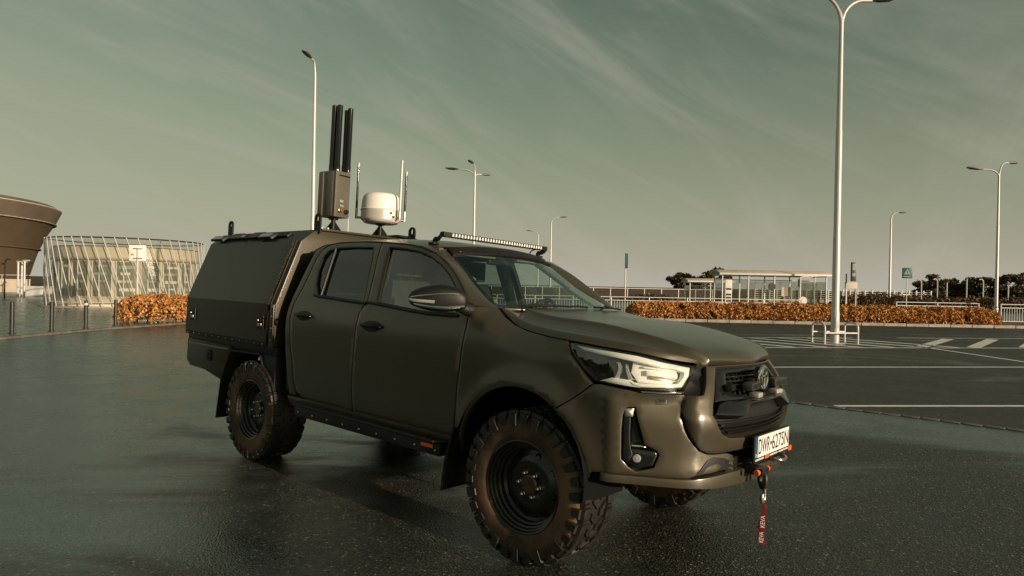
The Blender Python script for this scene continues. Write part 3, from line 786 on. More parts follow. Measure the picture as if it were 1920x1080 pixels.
# plastic scuttle and wipers
m = MB(); sc = []
for u in np.linspace(-1, 1, 25):
    q = wsp(np.array([.0]), np.array([u]))[0]; x1 = np.interp(abs(u), [0, .8, 1], [-.21, -.295, -.40]); 
    sc.append([(q[0] - .02, q[1] * 1.01, q[2] - .005), ((q[0] + x1) / 2, q[1] * 1.01, q[2] - .018), (x1 + .03, q[1] * 1.01, q[2] - .022)])
m.grid(sc).build('scuttle', 'black', truck, tf=BT)
for y0, y1, s_ in ((-.60, -.02, 1), (.08, .60, 1)):
    P = [tuple(wsp(np.array([.045 + .02 * math.sin(k * 3)]), np.array([y / .71]))[0] + np.array([.022, 0, .012])) for k, y in enumerate(np.linspace(y0, y1, 7))]
    m = MB(); m.tube(P, .008, 6); a = Vector(P[0]); m.tube([a + Vector((.05, -.02, -.03)), a + Vector((.01, .12, .012)), Vector(P[3])], .009, 6); m.build('wiper', 'black', truck, tf=BT)
m = MB()   # washer/sunlit end of the cowl beside the pillar
m.prism([(-.43, .60), (-.40, .712), (-.36, .715), (-.29, .60)], lambda a, b, t: (a, -b, t), 1.392, 1.404).build('scuttle_end', 'paint', truck, bevel=.003, tf=BT)
# headlamps ------------------------------------------------------------
hl = [(-1.350, 1.246), (-1.17, 1.234), (-.961, 1.217), (-.82, 1.194), (-.70, 1.180), (-.575, 1.164), (-.590, 1.115), (-.660, 1.043), (-.75, 1.036), (-.93, 1.036), (-1.0, 1.045), (-1.172, 1.058), (-1.25, 1.115), (-1.31, 1.170), (-1.358, 1.230)]
lamps = gpan('headlight', hl, 'clear_lens', xz=False, thick=.004, edge=.003, off=.001)
def into(objs, par):
    for k in (0, 1): objs[k].parent = par[k]
into(gpan('lamp_housing', grow(hl, -.004), 'dark', xz=False, off=-.062, thick=-.055, edge=.002, drop=0), lamps)
drl = [(-1.325, 1.236), (-1.17, 1.226), (-.961, 1.208), (-.82, 1.183), (-.70, 1.170), (-.595, 1.156), (-.612, 1.112), (-.672, 1.056), (-.93, 1.050), (-.975, 1.058), (-.99, 1.074), (-.94, 1.070), (-.70, 1.073), (-.652, 1.106), (-.640, 1.130), (-.70, 1.142), (-.82, 1.154), (-.961, 1.178), (-1.17, 1.200), (-1.27, 1.214)]
into(gpan('daytime_lamp', drl, 'reflector', xz=False, off=-.012, thick=.03, step=.02, edge=.003, drop=.003), lamps)
wedge = [(-1.16, 1.064), (-1.0, 1.051), (-.93, 1.048), (-.985, 1.082), (-1.09, 1.086)]
into(gpan('reflector', wedge, 'reflector', xz=False, off=-.016, thick=.03, step=.02), lamps)
for a0, a1, b0, b1, mt, of in ((-.90, -.69, 1.100, 1.122, 'reflector', -.024), (-.92, -.66, 1.135, 1.146, 'reflector', -.03), (-1.24, -1.09, 1.200, 1.207, 'chrome', -.03), (-.88, -.68, 1.082, 1.094, 'chrome', -.035)):
    into(gpan('light_bar_element', [(a0, b0 + .012), (a1, b0), (a1 + .01, b1), (a0, b1 + .014)], mt, xz=False, off=of, thick=.03, step=.03), lamps)
for pl_ in ([(-1.085, 1.170), (-1.050, 1.172), (-1.036, 1.150), (-1.036, 1.118), (-1.052, 1.086), (-1.085, 1.080), (-1.068, 1.106), (-1.060, 1.135), (-1.066, 1.158)],
            [(-1.022, 1.163), (-1.008, 1.164), (-.998, 1.130), (-.978, 1.092), (-.955, 1.084), (-1.000, 1.084), (-1.014, 1.115)]):
    into(gpan('lamp_bezel', pl_, 'chrome', xz=False, off=-.022, thick=.03, step=.02, edge=.004, drop=.005), lamps)
into(gpan('lamp_reflector', [(-.975, 1.180), (-.82, 1.163), (-.66, 1.144), (-.652, 1.110), (-.70, 1.072), (-.945, 1.072), (-.985, 1.12)], 'reflector', xz=False, off=-.050, thick=.005, step=.03), lamps)
into(gpan('lamp_shield', [(-1.29, 1.220), (-1.17, 1.206), (-1.09, 1.196), (-1.075, 1.130), (-1.10, 1.088), (-1.17, 1.080), (-1.24, 1.125)], 'gloss_black', xz=False, off=-.030, thick=.005, step=.03), lamps)
gpan('lamp_trim', [(-.66, 1.040), (-.75, 1.032), (-.93, 1.032), (-.97, 1.037), (-.93, 1.022), (-.75, 1.018), (-.672, 1.020)], 'gloss_black', xz=False, off=.003, thick=.02, step=.03)
gpan('lamp_trim', [(-.695, 1.030), (-.93, 1.030), (-.93, 1.026), (-.695, 1.025)], 'chrome', xz=False, off=.007, thick=.01, step=.03, edge=.0015)
# bumper shell --------------------------------------------------------
fb = [(-.05 + AR * math.cos(R(t)), .50 + AR * math.sin(R(t))) for t in range(55, -2, -6)]
bp = [(.362, .979), (.437, 1.042)]
poly = XZ([(.222, .884)]) + XZ(bp) + [(-1.14, 1.046), (-1.0, 1.031), (-.94, 1.018), (-.66, 1.012), (-.676, .98), (-.700, .914), (-.682, .85), (-.660, .802), (-.632, .765), (-.600, .735), (-.55, .718), (-.497, .712), (-.40, .712), (-.35, .700), (-.33, .67), (-.42, .655), (-.486, .628), (-.621, .615), (-.66, .600), (-1.095, .602), (sx(.44), .592)] + XZ(fb[::-1])
fog = [(-1.000, .945), (-.955, .946), (-.944, .89), (-.900, .760), (-.830, .731), (-.813, .711), (-.842, .645), (-.942, .617), (-.985, .640), (-1.020, .678), (-1.022, .812), (-1.018, .905)]
bump = gpan('front_bumper', poly, 'paint', xz=False, thick=.035, step=.028, hole=fog)
into(gpan('fog_surround', grow(fog, .004), 'black', xz=False, off=-.045, thick=-.02, edge=.003, drop=0), bump)
# gloss blade down the vent, ledge and fog lamp
into(gpan('vent_blade', [(-1.012, .925), (-.978, .928), (-.978, .79), (-.972, .735), (-.96, .705), (-.985, .665), (-1.012, .690)], 'gloss_black', xz=False, off=.002, thick=.04, step=.03), bump)
into(gpan('vent_cap', [(-1.008, .938), (-.966, .940), (-.968, .900), (-1.005, .897)], 'steel', xz=False, off=.004, thick=.04, step=.02), bump)
into(gpan('vent_mesh', [(-.966, .93), (-.957, .93), (-.91, .765), (-.966, .755)], 'black', xz=False, off=-.030, thick=.01, step=.03), bump)
into(gpan('fog_shelf', [(-.970, .735), (-.845, .725), (-.825, .708), (-.848, .656), (-.942, .632), (-.982, .665)], 'gloss_black', xz=False, off=-.008, thick=.04, step=.03), bump)
into(gpan('vent_ledge', [(-.968, .752), (-.905, .750), (-.885, .741), (-.968, .738)], 'chrome', xz=False, off=-.012, thick=.03, step=.03), bump)
for k, sg in enumerate((1, -1)):
    p = gpt(-.942, .686, -.012); q = gpt(-.942, .686, .02); p.y *= sg; q.y *= sg
    MB().lathe([(.022, -.01), (.022, .006), (.018, .012), (.0001, .015)], p, q - p, 20).build('fog_lamp', 'lens_white', bump[k], tf=BT)
sq = [(-.842, .996), (-.775, .997), (-.772, .992), (-.774, .966), (-.779, .963), (-.846, .962), (-.850, .967), (-.847, .991)]
into(gpan('sensor_rim', sq, 'black', xz=False, off=.0012, thick=.004, edge=.001, drop=.0), bump)
into(gpan('washer_cover', [tuple(q) for q in inset(sq if area(sq) > 0 else sq[::-1], .0035)], 'paint', xz=False, off=.0022, thick=.004, edge=.002, drop=.001), bump)
# grille surround
sur = [(-.486, 1.158), (-.540, 1.075), (-.580, 1.020), (-.640, 1.014), (-.668, 1.004), (-.690, .955), (-.692, .914), (-.674, .85), (-.650, .806), (-.622, .769), (-.590, .741), (-.545, .726), (-.497, .720), (-.25, .722), (0, .722)]
inn = [(0, .786), (-.25, .786), (-.40, .793), (-.470, .818), (-.515, .862), (-.548, .922), (-.530, .975), (-.470, 1.080), (-.410, 1.152)]
whole = sur + [(-a, b) for a, b in sur[-2::-1]]; hole_ = inn[::-1] + [(-a, b) for a, b in inn[1:]]
panel('grille_surround', whole, GIR, 'paint', truck, tf=BT, hole=hole_, thick=.05, step=.03, off=.004)
gpan('grille_corner', [(-.570, 1.160), (-.492, 1.155), (-.545, 1.075), (-.585, 1.022), (-.655, 1.014), (-.650, 1.045), (-.584, 1.115)], 'black', xz=False, off=-.022, thick=.02, step=.03)
# dark backing, slats, frame
panel('grille_backing', grow(hole_, .015), GIR, 'dark', truck, tf=BT, off=-.075, thick=.01, step=.05)
fr_o = [(-.408, 1.148), (0, 1.152), (.408, 1.148), (.50, .985), (.44, .990), (0, .995), (-.44, .990), (-.50, .985)]
fr_i = [(-.315, 1.128), (0, 1.132), (.315, 1.128), (.375, 1.050), (.30, 1.018), (-.30, 1.018), (-.375, 1.050)]
gf = panel('grille_frame', fr_o, GIR, 'gloss_black', truck, tf=BT, hole=fr_i, off=-.012, thick=.035, step=.03)[0]
for zz_ in (1.044, 1.068, 1.092, 1.114):
    a = .355 - (zz_ - 1.05) * .5
    panel('grille_slat', [(-a, zz_ - .004), (a, zz_ - .004), (a, zz_ + .004), (-a, zz_ + .004)], GIR, 'gloss_black', gf, tf=BT, off=-.035, thick=.03, step=.05, edge=.0015, drop=.001)
for a in np.linspace(-.30, .30, 13):
    panel('grille_bar', [(a - .004, 1.02), (a + .004, 1.02), (a + .004, 1.128), (a - .004, 1.128)], GIR, 'black', gf, tf=BT, off=-.045, thick=.02, step=.05, edge=.0015, drop=.001)
chin = [(-.49, .975), (-.44, .985), (0, .990), (.44, .985), (.49, .975), (.545, .930), (.345, .912), (.300, .920), (.245, .960), (.20, .968), (-.20, .968), (-.245, .960), (-.300, .920), (-.345, .912), (-.545, .930)]
def CHN(s, z):      # chin leans forward towards its lower edge
    p = GIR(s, z); k = (.99 - np.asarray(z, float)) * .30
    return p + np.stack([np.interp(s, _S, _Nn[:, 0]) * k, np.interp(s, _S, _Nn[:, 1]) * k, np.zeros(len(p))], 1)
panel('grille_chin', chin, CHN, 'gloss_black', truck, tf=BT, off=.004, thick=.05, step=.03)
li = [(-.54, .922), (-.35, .905), (-.305, .912), (-.25, .952), (-.20, .960), (.20, .960), (.25, .952), (.305, .912), (.35, .905), (.54, .922), (.51, .862), (.465, .822), (.40, .797), (-.40, .797), (-.465, .822), (-.51, .862)]
lw = panel('lower_intake', li, GIR, 'black', truck, tf=BT, off=-.040, thick=.01, step=.04)[0]
for zz_, a in ((.812, .40), (.836, .445), (.860, .47), (.884, .48)):
    panel('intake_slat', [(-a, zz_ - .005), (a, zz_ - .005), (a, zz_ + .004), (-a, zz_ + .004)], GIR, 'gloss_black', lw, tf=BT, off=-.022, thick=.03, step=.06, edge=.0015, drop=.001)
# emblem of three ovals on a dark disc
ex = gpt(0, 1.085, .012).x
def oval(cy, cz, a, b, w, d, n=40):
    P = []
    for k in range(n + 1):
        t = 2 * math.pi * k / n
        P.append((ex + d, cy + a * math.cos(t), cz + b * math.sin(t)))
    return MB().tube(P, w, 8, False)
em = MB().lathe([(.0001, .010), (.060, .010), (.066, .006), (.067, -.02)], (ex, 0, 1.086), (1, 0, 0), 40).build('emblem', 'gloss_black', truck, tf=BT)
for args in ((0, 1.086, .066, .061, .0075, .012), (0, 1.086, .023, .056, .0066, .013), (0, 1.118, .044, .0235, .0066, .013)):
    oval(*args).build('emblem_oval', 'chrome', em, tf=BT)
# auxiliary lamps in the grille
for sg in (1, -1):
    c = gpt(-.195, 1.056, .040); c.y *= sg
    M = Matrix.Translation(c) @ Matrix.Rotation(R(6) * sg, 4, 'Z')
    b = MB(); b.box((-.035, -.080, -.022), (.022, .080, .022), M); al = b.build('auxiliary_lamp', 'lamp_case', truck, bevel=.012, tf=BT)
    b = MB(); b.box((.0225, -.068, -.015), (.0255, .068, .015), M); b.build('lamp_lens', 'clear_lens', al, tf=BT)
    for k in range(4):
        b = MB(); b.lathe([(.0001, .001), (.010, .003), (.0145, .008)], M @ Vector((.0125, -.051 + k * .034, 0)), M.to_3x3() @ Vector((1, 0, 0)), 12); b.build('reflector_cup', 'reflector', al, tf=BT)
    b = MB(); b.box((-.06, -.030, -.05), (-.02, .030, .03), M @ Matrix.Translation((0, .11 * sg, 0))); b.build('lamp_bracket', 'black', al, bevel=.004, tf=BT)
    c = gpt(-.145, 1.006, .034); c.y *= sg; M = Matrix.Translation(c) @ Matrix.Rotation(R(4) * sg, 4, 'Z')
    b = MB(); b.box((-.05, -.042, -.013), (.004, .042, .013), M); st = b.build('marker_lamp', 'marker_lens', truck, bevel=.007, tf=BT)
    b = MB(); b.box((-.05, -.052, -.024), (.002, .052, -.018), M); b.build('lamp_bracket', 'steel', st, bevel=.002, tf=BT)
    c = gpt(-.350, 1.052, .010); c.y *= sg; M = Matrix.Translation(c) @ Matrix.Rotation(R(10) * sg, 4, 'Z')
    b = MB(); b.box((-.03, -.045, -.018), (.012, .045, .016), M); b.build('grille_block', 'black', truck, bevel=.006, tf=BT)
# steel lower guard with winch mount
def guard(name, off, mt, s0=-1.12, s1=1.12):
    P = []
    for s in np.linspace(s0, s1, 57):
        sa = abs(s); a, b = np.interp(sa, [0, .2, .54, .62, 1.12], [.552, .550, .546, .553, .560]), np.interp(sa, [0, .2, .40, .62, .66, 1.12], [.628, .627, .619, .600, .597, .600])
        p = gpt(s, .575, off); q = gpt(s, .575, off - .07)
        P.append([(p.x, p.y, a), (p.x, p.y, b), (q.x, q.y, b + .004), (q.x, q.y, a)])
    m = MB(); m.grid(P, closed=True); n = len(P) * 4
    m.f += [(3, 2, 1, 0), (n - 4, n - 3, n - 2, n - 1)]
    return m.build(name, mt, truck, bevel=.005, tf=BT)
guard('lower_guard', .024, 'paint')
m = MB(); m.box((.90, -.20, .56), (1.012, .43, .672)); m.box((.86, -.42, .612), (.965, -.198, .682)); wm = m.build('winch_mount', 'black', truck, bevel=.012, tf=BT)
for y, xb in ((-.36, .965), (.30, 1.012)):
    for z in (.63, .655):
        MB().lathe([(.0001, .010), (.008, .010), (.011, .004), (.012, 0)], (xb, y, z), (1, 0, 0), 8).build('bolt', 'steel', wm, tf=BT)
for sg in (1,):
    m = MB(); m.box((1.013, sg * .40 - .028, .628), (1.020, sg * .40 + .028, .656)); m.build('marker_reflector', 'orange', wm, tf=BT)
# shell pieces either side of the winch plate
for sg in (1, -1):
    m = MB(); m.prism([(-.62, .622), (-.40, .632), (-.42, .690), (-.50, .702), (-.545, .690)], lambda a, b, t: (gpt(a, b).x + t, a * sg * .98, b), -.05, .006).build('winch_side', 'black', truck, bevel=.006, tf=BT)
# number plate
m = MB(); m.box((1.040, -.270, .655), (1.052, .270, .800)); pl = m.build('number_plate', 'black', truck, bevel=.004, tf=BT)
PM = lambda y, z: Matrix(((0, 0, 1, 1.0555), (1, 0, 0, y), (0, 1, 0, z), (0, 0, 0, 1)))
m = MB(); m.box((1.052, -.222, .681), (1.0545, .262, .793)); m.build('plate_face', 'plate_white', pl, tf=BT)
m = MB(); m.box((1.052, -.262, .681), (1.0545, -.224, .793)); m.build('plate_band', 'plate_blue', pl, tf=BT)
for tx, w, y in (('DWR', .165, -.130), ('6275N', .262, .120)):
    t = text_mesh('plate_letters', tx, w, .080, BT @ PM(y, .737), 'ink', pl)
MB().lathe([(.0001, .0012), (.011, .0012), (.011, 0)], (1.0546, -.030, .737), (1, 0, 0), 14).build('plate_seal', 'ink', pl, tf=BT)
text_mesh('plate_letters', 'PL', .024, .018, BT @ PM(-.243, .695), 'ink_white', pl)
m = MB(); m.box((1.0525, -.11, .660), (1.0545, -.055, .678)); m.build('frame_badge', 'orange', pl, tf=BT)
for y0, y1 in ((-.25, -.13), (-.04, .085), (.10, .255)):
    m = MB(); y = y0
    while y < y1: m.box((1.0525, y, .664), (1.0538, y + .007, .674)); y += .0105
    m.build('frame_print', 'ink_white', pl, tf=BT)
# tow shackle, hook and strap
HY = -.235; HX = 1.085
m = MB(); m.box((1.00, HY - .045, .600), (HX + .02, HY + .045, .640)); th = m.build('tow_bracket', 'black', truck, bevel=.008, tf=BT)
for y in (-.062, .062):
    MB().cyl((HX, HY + y, .622), (HX, HY + y * 1.35, .622), .016, .014, 14).build('bracket_pin', 'orange', th, tf=BT)
def ring(c, a, b, w, tilt=0, n=26):
    P = []
    for k in range(n + 1):
        t = 2 * math.pi * k / n; P.append(Vector(c) + Matrix.Rotation(tilt, 3, 'Z') @ Vector((0, a * math.cos(t), b * math.sin(t))))
    return MB().tube(P, w, 10, False)
ring((HX + .005, HY, .575), .030, .042, .0115, R(50)).build('shackle', 'pole_dark', th, tf=BT)
P = [Vector((HX + .01, HY + y, z)) for y, z in ((.000, .565), (.012, .548), (.020, .515), (.022, .485), (.012, .464), (-.006, .462), (-.014, .480), (-.008, .502))]
MB().tube([Vector(p) for p in crom([tuple(p) for p in P], 4)], [.010] * 29, 10).build('tow_hook', 'steel', th, tf=BT)
sw_, sn_ = Vector((.90, .436, 0)), Vector((.436, -.90, 0)); m = MB(); st = []; sc0 = Vector((HX + .012, HY + .004, 0))
def strap_c(z): k = (.468 - z) / .235; return sc0 + sw_ * (.006 * math.sin(k * 7)) + sn_ * (.006 * math.sin(k * 5)) + Vector((0, 0, z))
for z in np.linspace(.468, .235, 14):
    w = .009 + .009 * float(sstep(np.array((.47 - z) / .12))); c = strap_c(z)
    st.append([tuple(c - sw_ * w), tuple(c + sn_ * .002), tuple(c + sw_ * w)])
sob = m.grid(st).build('hook_strap', 'red_strap', th, solid=.004, tf=BT); sob['label'] = 'red fabric strap hanging from the tow hook'
for zc, hh in ((.360, .062), (.275, .055)):
    c = strap_c(zc) + sn_ * .0065
    text_mesh('strap_letters', 'KEVA', hh, .022, BT @ Matrix(((sw_.x, 0, sn_.x, c.x), (sw_.y, 0, sn_.y, c.y), (0, 1, 0, c.z), (0, 0, 0, 1))) @ Matrix.Rotation(R(90), 4, 'Z'), 'ink_white', th)
m = MB(); m.tube(crom([(1.012, .04, .640), (1.075, .05, .634), (1.085, .10, .628), (1.075, .16, .634), (1.012, .17, .640)], 5), .009, 8).build('tow_loop', 'steel', truck, tf=BT)
# door mirror on the near side -------------------------------------------
for sg in (1,):
    I, O = Vector((-.505, -.915, 1.443)), Vector((-.745, -1.165, 1.447)); ax = (O - I); Ln = ax.length; ax.normalize()
    fw_ = Vector((.735, -.678, 0)); up = Vector((0, 0, 1)); m = MB(); P = []
    prof = [(-.02, .020, .03, -.01), (.0, .045, .05, -.008), (.12, .066, .068, 0), (.35, .082, .080, .002), (.6, .078, .080, 0), (.82, .060, .066, -.004), (.95, .038, .040, -.008), (1.0, .012, .012, -.008)]
    prof = [tuple(q) for q in crom(prof, 4)]
    def mp(t, hh, th, dz, a):
        c, s = math.cos(a), math.sin(a); ex_ = .72
        return I + ax * (t * Ln) + up * (dz + hh * math.copysign(abs(s) ** ex_, s)) + fw_ * (th * math.copysign(abs(c) ** ex_, c) * (1 if c > 0 else .55))
    for t, hh, th, dz in prof: P.append([mp(t, hh, th, dz, 2 * math.pi * k / 24) for k in range(24)])
    fl = lambda q: (q.x, q.y * sg, q.z)
    m.grid([[fl(q) for q in row] for row in P], closed=True); m.f += [tuple(range(24)), tuple(range(len(m.v) - 24, len(m.v)))]
    mir = m.build('door_mirror', 'black', truck, tf=BT, smooth=60)
    for a, w, t0, t1, mt in ((.10, .0075, .10, .96, 'chrome'), (-.62, .011, .02, .90, 'chrome')):
        pts = [mp(t, hh, th, dz, a + (.35 * (1 - t) ** 2 if a > 0 else 0)) + fw_ * .003 for t, hh, th, dz in prof if t0 <= t <= t1]
        MB().tube([fl(q) for q in pts], [w * (.5 + .5 * math.sin(math.pi * (k + .6) / (len(pts) + .2))) for k in range(len(pts))], 8).build('mirror_trim', mt, mir, tf=BT)
    pts = [mp(t, hh, th, dz, -.17) + fw_ * .002 for t, hh, th, dz in prof if .5 <= t <= .99]
    MB().tube([fl(q) for q in pts], .010, 8).build('indicator_lens', 'lens_white', mir, tf=BT)
    m = MB(); m.tube([fl(Vector(q)) for q in ((-.545, -.83, 1.385), (-.545, -.875, 1.388), (-.555, -.925, 1.402), (-.58, -.97, 1.410))], [.045, .040, .034, .028], 12).build('mirror_arm', 'black', mir, tf=BT)
# roof light bar -----------------------------------------------------------
lx, lz = -1.09, 1.899
m = MB(); m.prism([(-.036, -.016), (-.010, -.020), (.014, -.019), (.016, .017), (-.008, .020), (-.036, .013)], lambda a, b, t: (lx + a, t, lz + b), -.585, .585)
lb = m.build('light_bar', 'black', truck, bevel=.003, tf=BT)
for y in (-.585, .585):
    m = MB(); m.box((lx - .030, y - .010, lz - .018), (lx + .018, y + .010, lz + .019)); m.build('end_cap', 'black', lb, bevel=.008, tf=BT)
for k in range(34):
    y = -.505 + k * 1.01 / 33
    b = MB(); b.add([(lx + .0175, y - .010, lz - .011), (lx + .0175, y + .010, lz - .011), (lx + .0175, y + .006, lz + .012), (lx + .0175, y - .006, lz + .012), (lx + .0265, y, lz - .004)], [(0, 1, 4), (1, 2, 4), (2, 3, 4), (3, 0, 4)])
    b.build('led_cell', 'reflector', lb, smooth=0, tf=BT)
for sg in (1, -1):
    y = -.598 * sg
    m = MB(); pts = [(-1.175, y * .985, 1.835), (-1.165, y * .985, 1.862), (-1.14, y * .99, 1.866), (-1.118, y, 1.872), (-1.10, y, 1.890)]
    m.tube(crom(pts, 4), [.020] * 6 + [.017] * 5 + [.014] * 6, 10); m.build('bar_bracket', 'black', lb, tf=BT)
    m = MB(); m.box((-1.205, y - .028, 1.826), (-1.145, y + .028, 1.842)); m.build('bracket_foot', 'black', lb, bevel=.006, tf=BT)
MB().tube(crom([(-1.10, .47, 1.884), (-1.13, .455, 1.872), (-1.145, .45, 1.850), (-1.14, .455, 1.835)], 5), .005, 6).build('bar_cable', 'black', lb, tf=BT)
# wheels ------------------------------------------------------------------
def make_wheel():
    """axle along y, outer face towards -y, centred on the tyre"""
    pr = [(.252, -.135), (.262, -.147), (.285, -.153), (.330, -.157), (.368, -.152), (.392, -.138), (.404, -.115), (.410, -.07), (.412, 0), (.410, .07), (.404, .115), (.392, .138), (.33, .155), (.262, .147), (.252, .135)]
    ty = MB().lathe(pr, (0, 0, 0), (0, 1, 0), 72).build('wheel', 'rubber', None, smooth=60)
    tr = MB(); n = 30
    tr.lathe([(.398, -.128), (.4065, -.112), (.4125, -.07), (.4140, 0), (.4125, .07), (.4065, .112), (.398, .128)], (0, 0, 0), (0, 1, 0), 72)
    def blk(r0, r1, y0, y1, a, w0, w1, tw=0.0, ch=.004):
        V = []
        for r, sh in ((r0, 0), (r1, ch)):
            for y, w in ((y0 + sh * (1 if y0 < y1 else -1), w0), (y1 - sh * (1 if y0 < y1 else -1), w1)):
                for s_ in (-1, 1):
                    aa = a + s_ * (w - sh) / .41 / 2 + tw * (y - y0); V.append((r * math.cos(aa), y, r * math.sin(aa)))
        tr.add(V, [(0, 1, 3, 2), (4, 6, 7, 5), (0, 4, 5, 1), (2, 3, 7, 6), (0, 2, 6, 4), (1, 5, 7, 3)])
    for i in range(n):
        a = 2 * math.pi * i / n; p = 2 * math.pi / n
        for sd_ in (-1, 1):
            o = a + (p / 2 if sd_ > 0 else 0)
            blk(.398, .427, sd_ * .080, sd_ * .146, o, .056, .060)
            blk(.398, .424, sd_ * .082, sd_ * .140, o + p / 2, .016, .018)
            long = (i % 2 == 0)
            for k in range(1):     # sidewall lug
                r0, r1 = (.336 if long else .352), .408
                V = []
                for y in (sd_ * .148, sd_ * (.165 if long else .162)):
                    sh = 0 if y == sd_ * .148 else .004
                    for r, w in ((r0 + sh, .044), (r1 - sh, .056)):
                        for s_ in (-1, 1):
                            aa = o + s_ * (w - sh * 2) / r / 2; V.append((r * math.cos(aa), y, r * math.sin(aa)))
                tr.add(V, [(0, 1, 3, 2), (4, 6, 7, 5), (0, 4, 5, 1), (2, 3, 7, 6), (0, 2, 6, 4), (1, 5, 7, 3)])
                V = []
                blk_r = .40
            blk(.402, .426, sd_ * .012, sd_ * .066, o + p * .25, .042, .034, tw=2.0 * sd_)
    tr.build('tread_blocks', 'tread', ty, smooth=0)['kind'] = 'stuff'
    rm = [(.250, .13), (.245, -.02), (.248, -.118), (.262, -.134), (.262, -.143), (.254, -.147), (.247, -.142), (.242, -.126), (.235, -.122), (.230, -.106), (.222, -.102), (.217, -.082), (.208, -.076), (.204, -.052), (.190, -.040), (.165, -.048), (.140, -.062), (.118, -.066), (.100, -.064), (.085, -.060), (.046, -.058), (.040, -.050), (.0001, -.050)]
    MB().lathe(rm, (0, 0, 0), (0, 1, 0), 56).build('rim', 'rim', ty, smooth=35)
    MB().lathe([(.056, -.050), (.056, -.072), (.050, -.078), (.046, -.079), (.030, -.077), (.0001, -.077)], (0, 0, 0), (0, 1, 0), 28).build('hub', 'hub', ty, smooth=35)
    for i in range(6):
        a = math.pi * i / 3 + .25; c = Vector((.070 * math.cos(a), -.058, .070 * math.sin(a)))
        MB().lathe([(.014, 0), (.0125, -.012), (.0105, -.014), (.0105, -.030), (.006, -.035), (.0001, -.035)], c, (0, 1, 0), 6).build('wheel_nut', 'chrome', ty, smooth=30)
    for i in range(8):
        a = math.pi * i / 4 + .1; c = Vector((.167 * math.cos(a), -.0475, .167 * math.sin(a)))
        MB().lathe([(.019, .004), (.019, -.0035), (.016, -.0045), (.0145, .001), (.0001, .001)], c, (0, 1, 0), 16).build('rim_hole', 'dark', ty, smooth=35)
    MB().lathe([(.10, .20), (.10, -.03), (.0001, -.03)], (0, 0, 0), (0, 1, 0), 20).build('brake_drum', 'dark', ty)
    return ty
w0 = make_wheel(); w0.parent = truck; w0.location = (0, -.772, .425); w0.rotation_euler = (0, .35, R(1.5))
for (x, y, rz, ry) in ((-3.085, -.772, 0, 1.1), (0, .772, R(180 + 1.5), .8), (-3.085, .772, R(180), 2.0)):
    w = copy_tree(w0, truck); w.location = (x, y, .425); w.rotation_euler = (0, ry, rz)
# chassis and axles
m = MB()
for y in (-.42, .42): m.box((-4.2, y - .05, .56), (.75, y + .05, .70))
for x in (-4.1, -2.8, -1.6, -.5, .5): m.box((x - .05, -.40, .58), (x + .05, .40, .68))
m.build('chassis_frame', 'dark', truck, bevel=.01)
m = MB(); m.cyl((-3.085, -.62, .425), (-3.085, .62, .425), .055, n=14); m.lathe([(.0001, -.17), (.10, -.14), (.15, 0), (.10, .14), (.0001, .17)], (-3.085, 0, .425), (1, 0, 0), 18)
m.build('rear_axle', 'pole_dark', truck)
m = MB(); m.tube([(.0, -.62, .42), (.02, -.3, .50), (.02, .3, .50), (0, .62, .42)], .035, 10)
m.tube([(.17, -.64, .43), (.16, -.2, .46), (.16, .2, .46), (.17, .64, .43)], .016, 8); m.box((-.25, -.30, .44), (.45, .30, .56))
m.tube([(-.35, -.40, .56), (.02, -.62, .36), (.30, -.40, .52)], .03, 8); m.tube([(-.35, .40, .56), (.02, .62, .36), (.30, .40, .52)], .03, 8)
m.build('front_axle', 'pole_dark', truck)
for sg in (1, -1):
    m = MB(); m.tube([(.40, -.50 * sg, .585), (.46, -.62 * sg, .575), (.475, -.66 * sg, .57)], .016, 8); m.lathe([(.0001, -.02), (.022, -.02), (.026, 0), (.022, .02), (.0001, .02)], (.47, -.66 * sg, .57), (.3, 1, 0), 14); m.build('sway_link', 'steel', truck, tf=BT)
m = MB(); m.box((-2.5, -.80, .54), (-.62, .80, .60)); m.box((.05, -.55, .60), (.86, .55, .72)); m.build('floor_pan', 'dark', truck, tf=BT)
m = MB(); m.box((-.52, -.80, .62), (-.47, .80, 1.34)); m.box((.76, -.52, .66), (.80, .52, 1.12)); m.box((-.46, -.62, 1.15), (.74, .62, 1.16)); m.build('bulkhead', 'dark', truck, tf=BT)
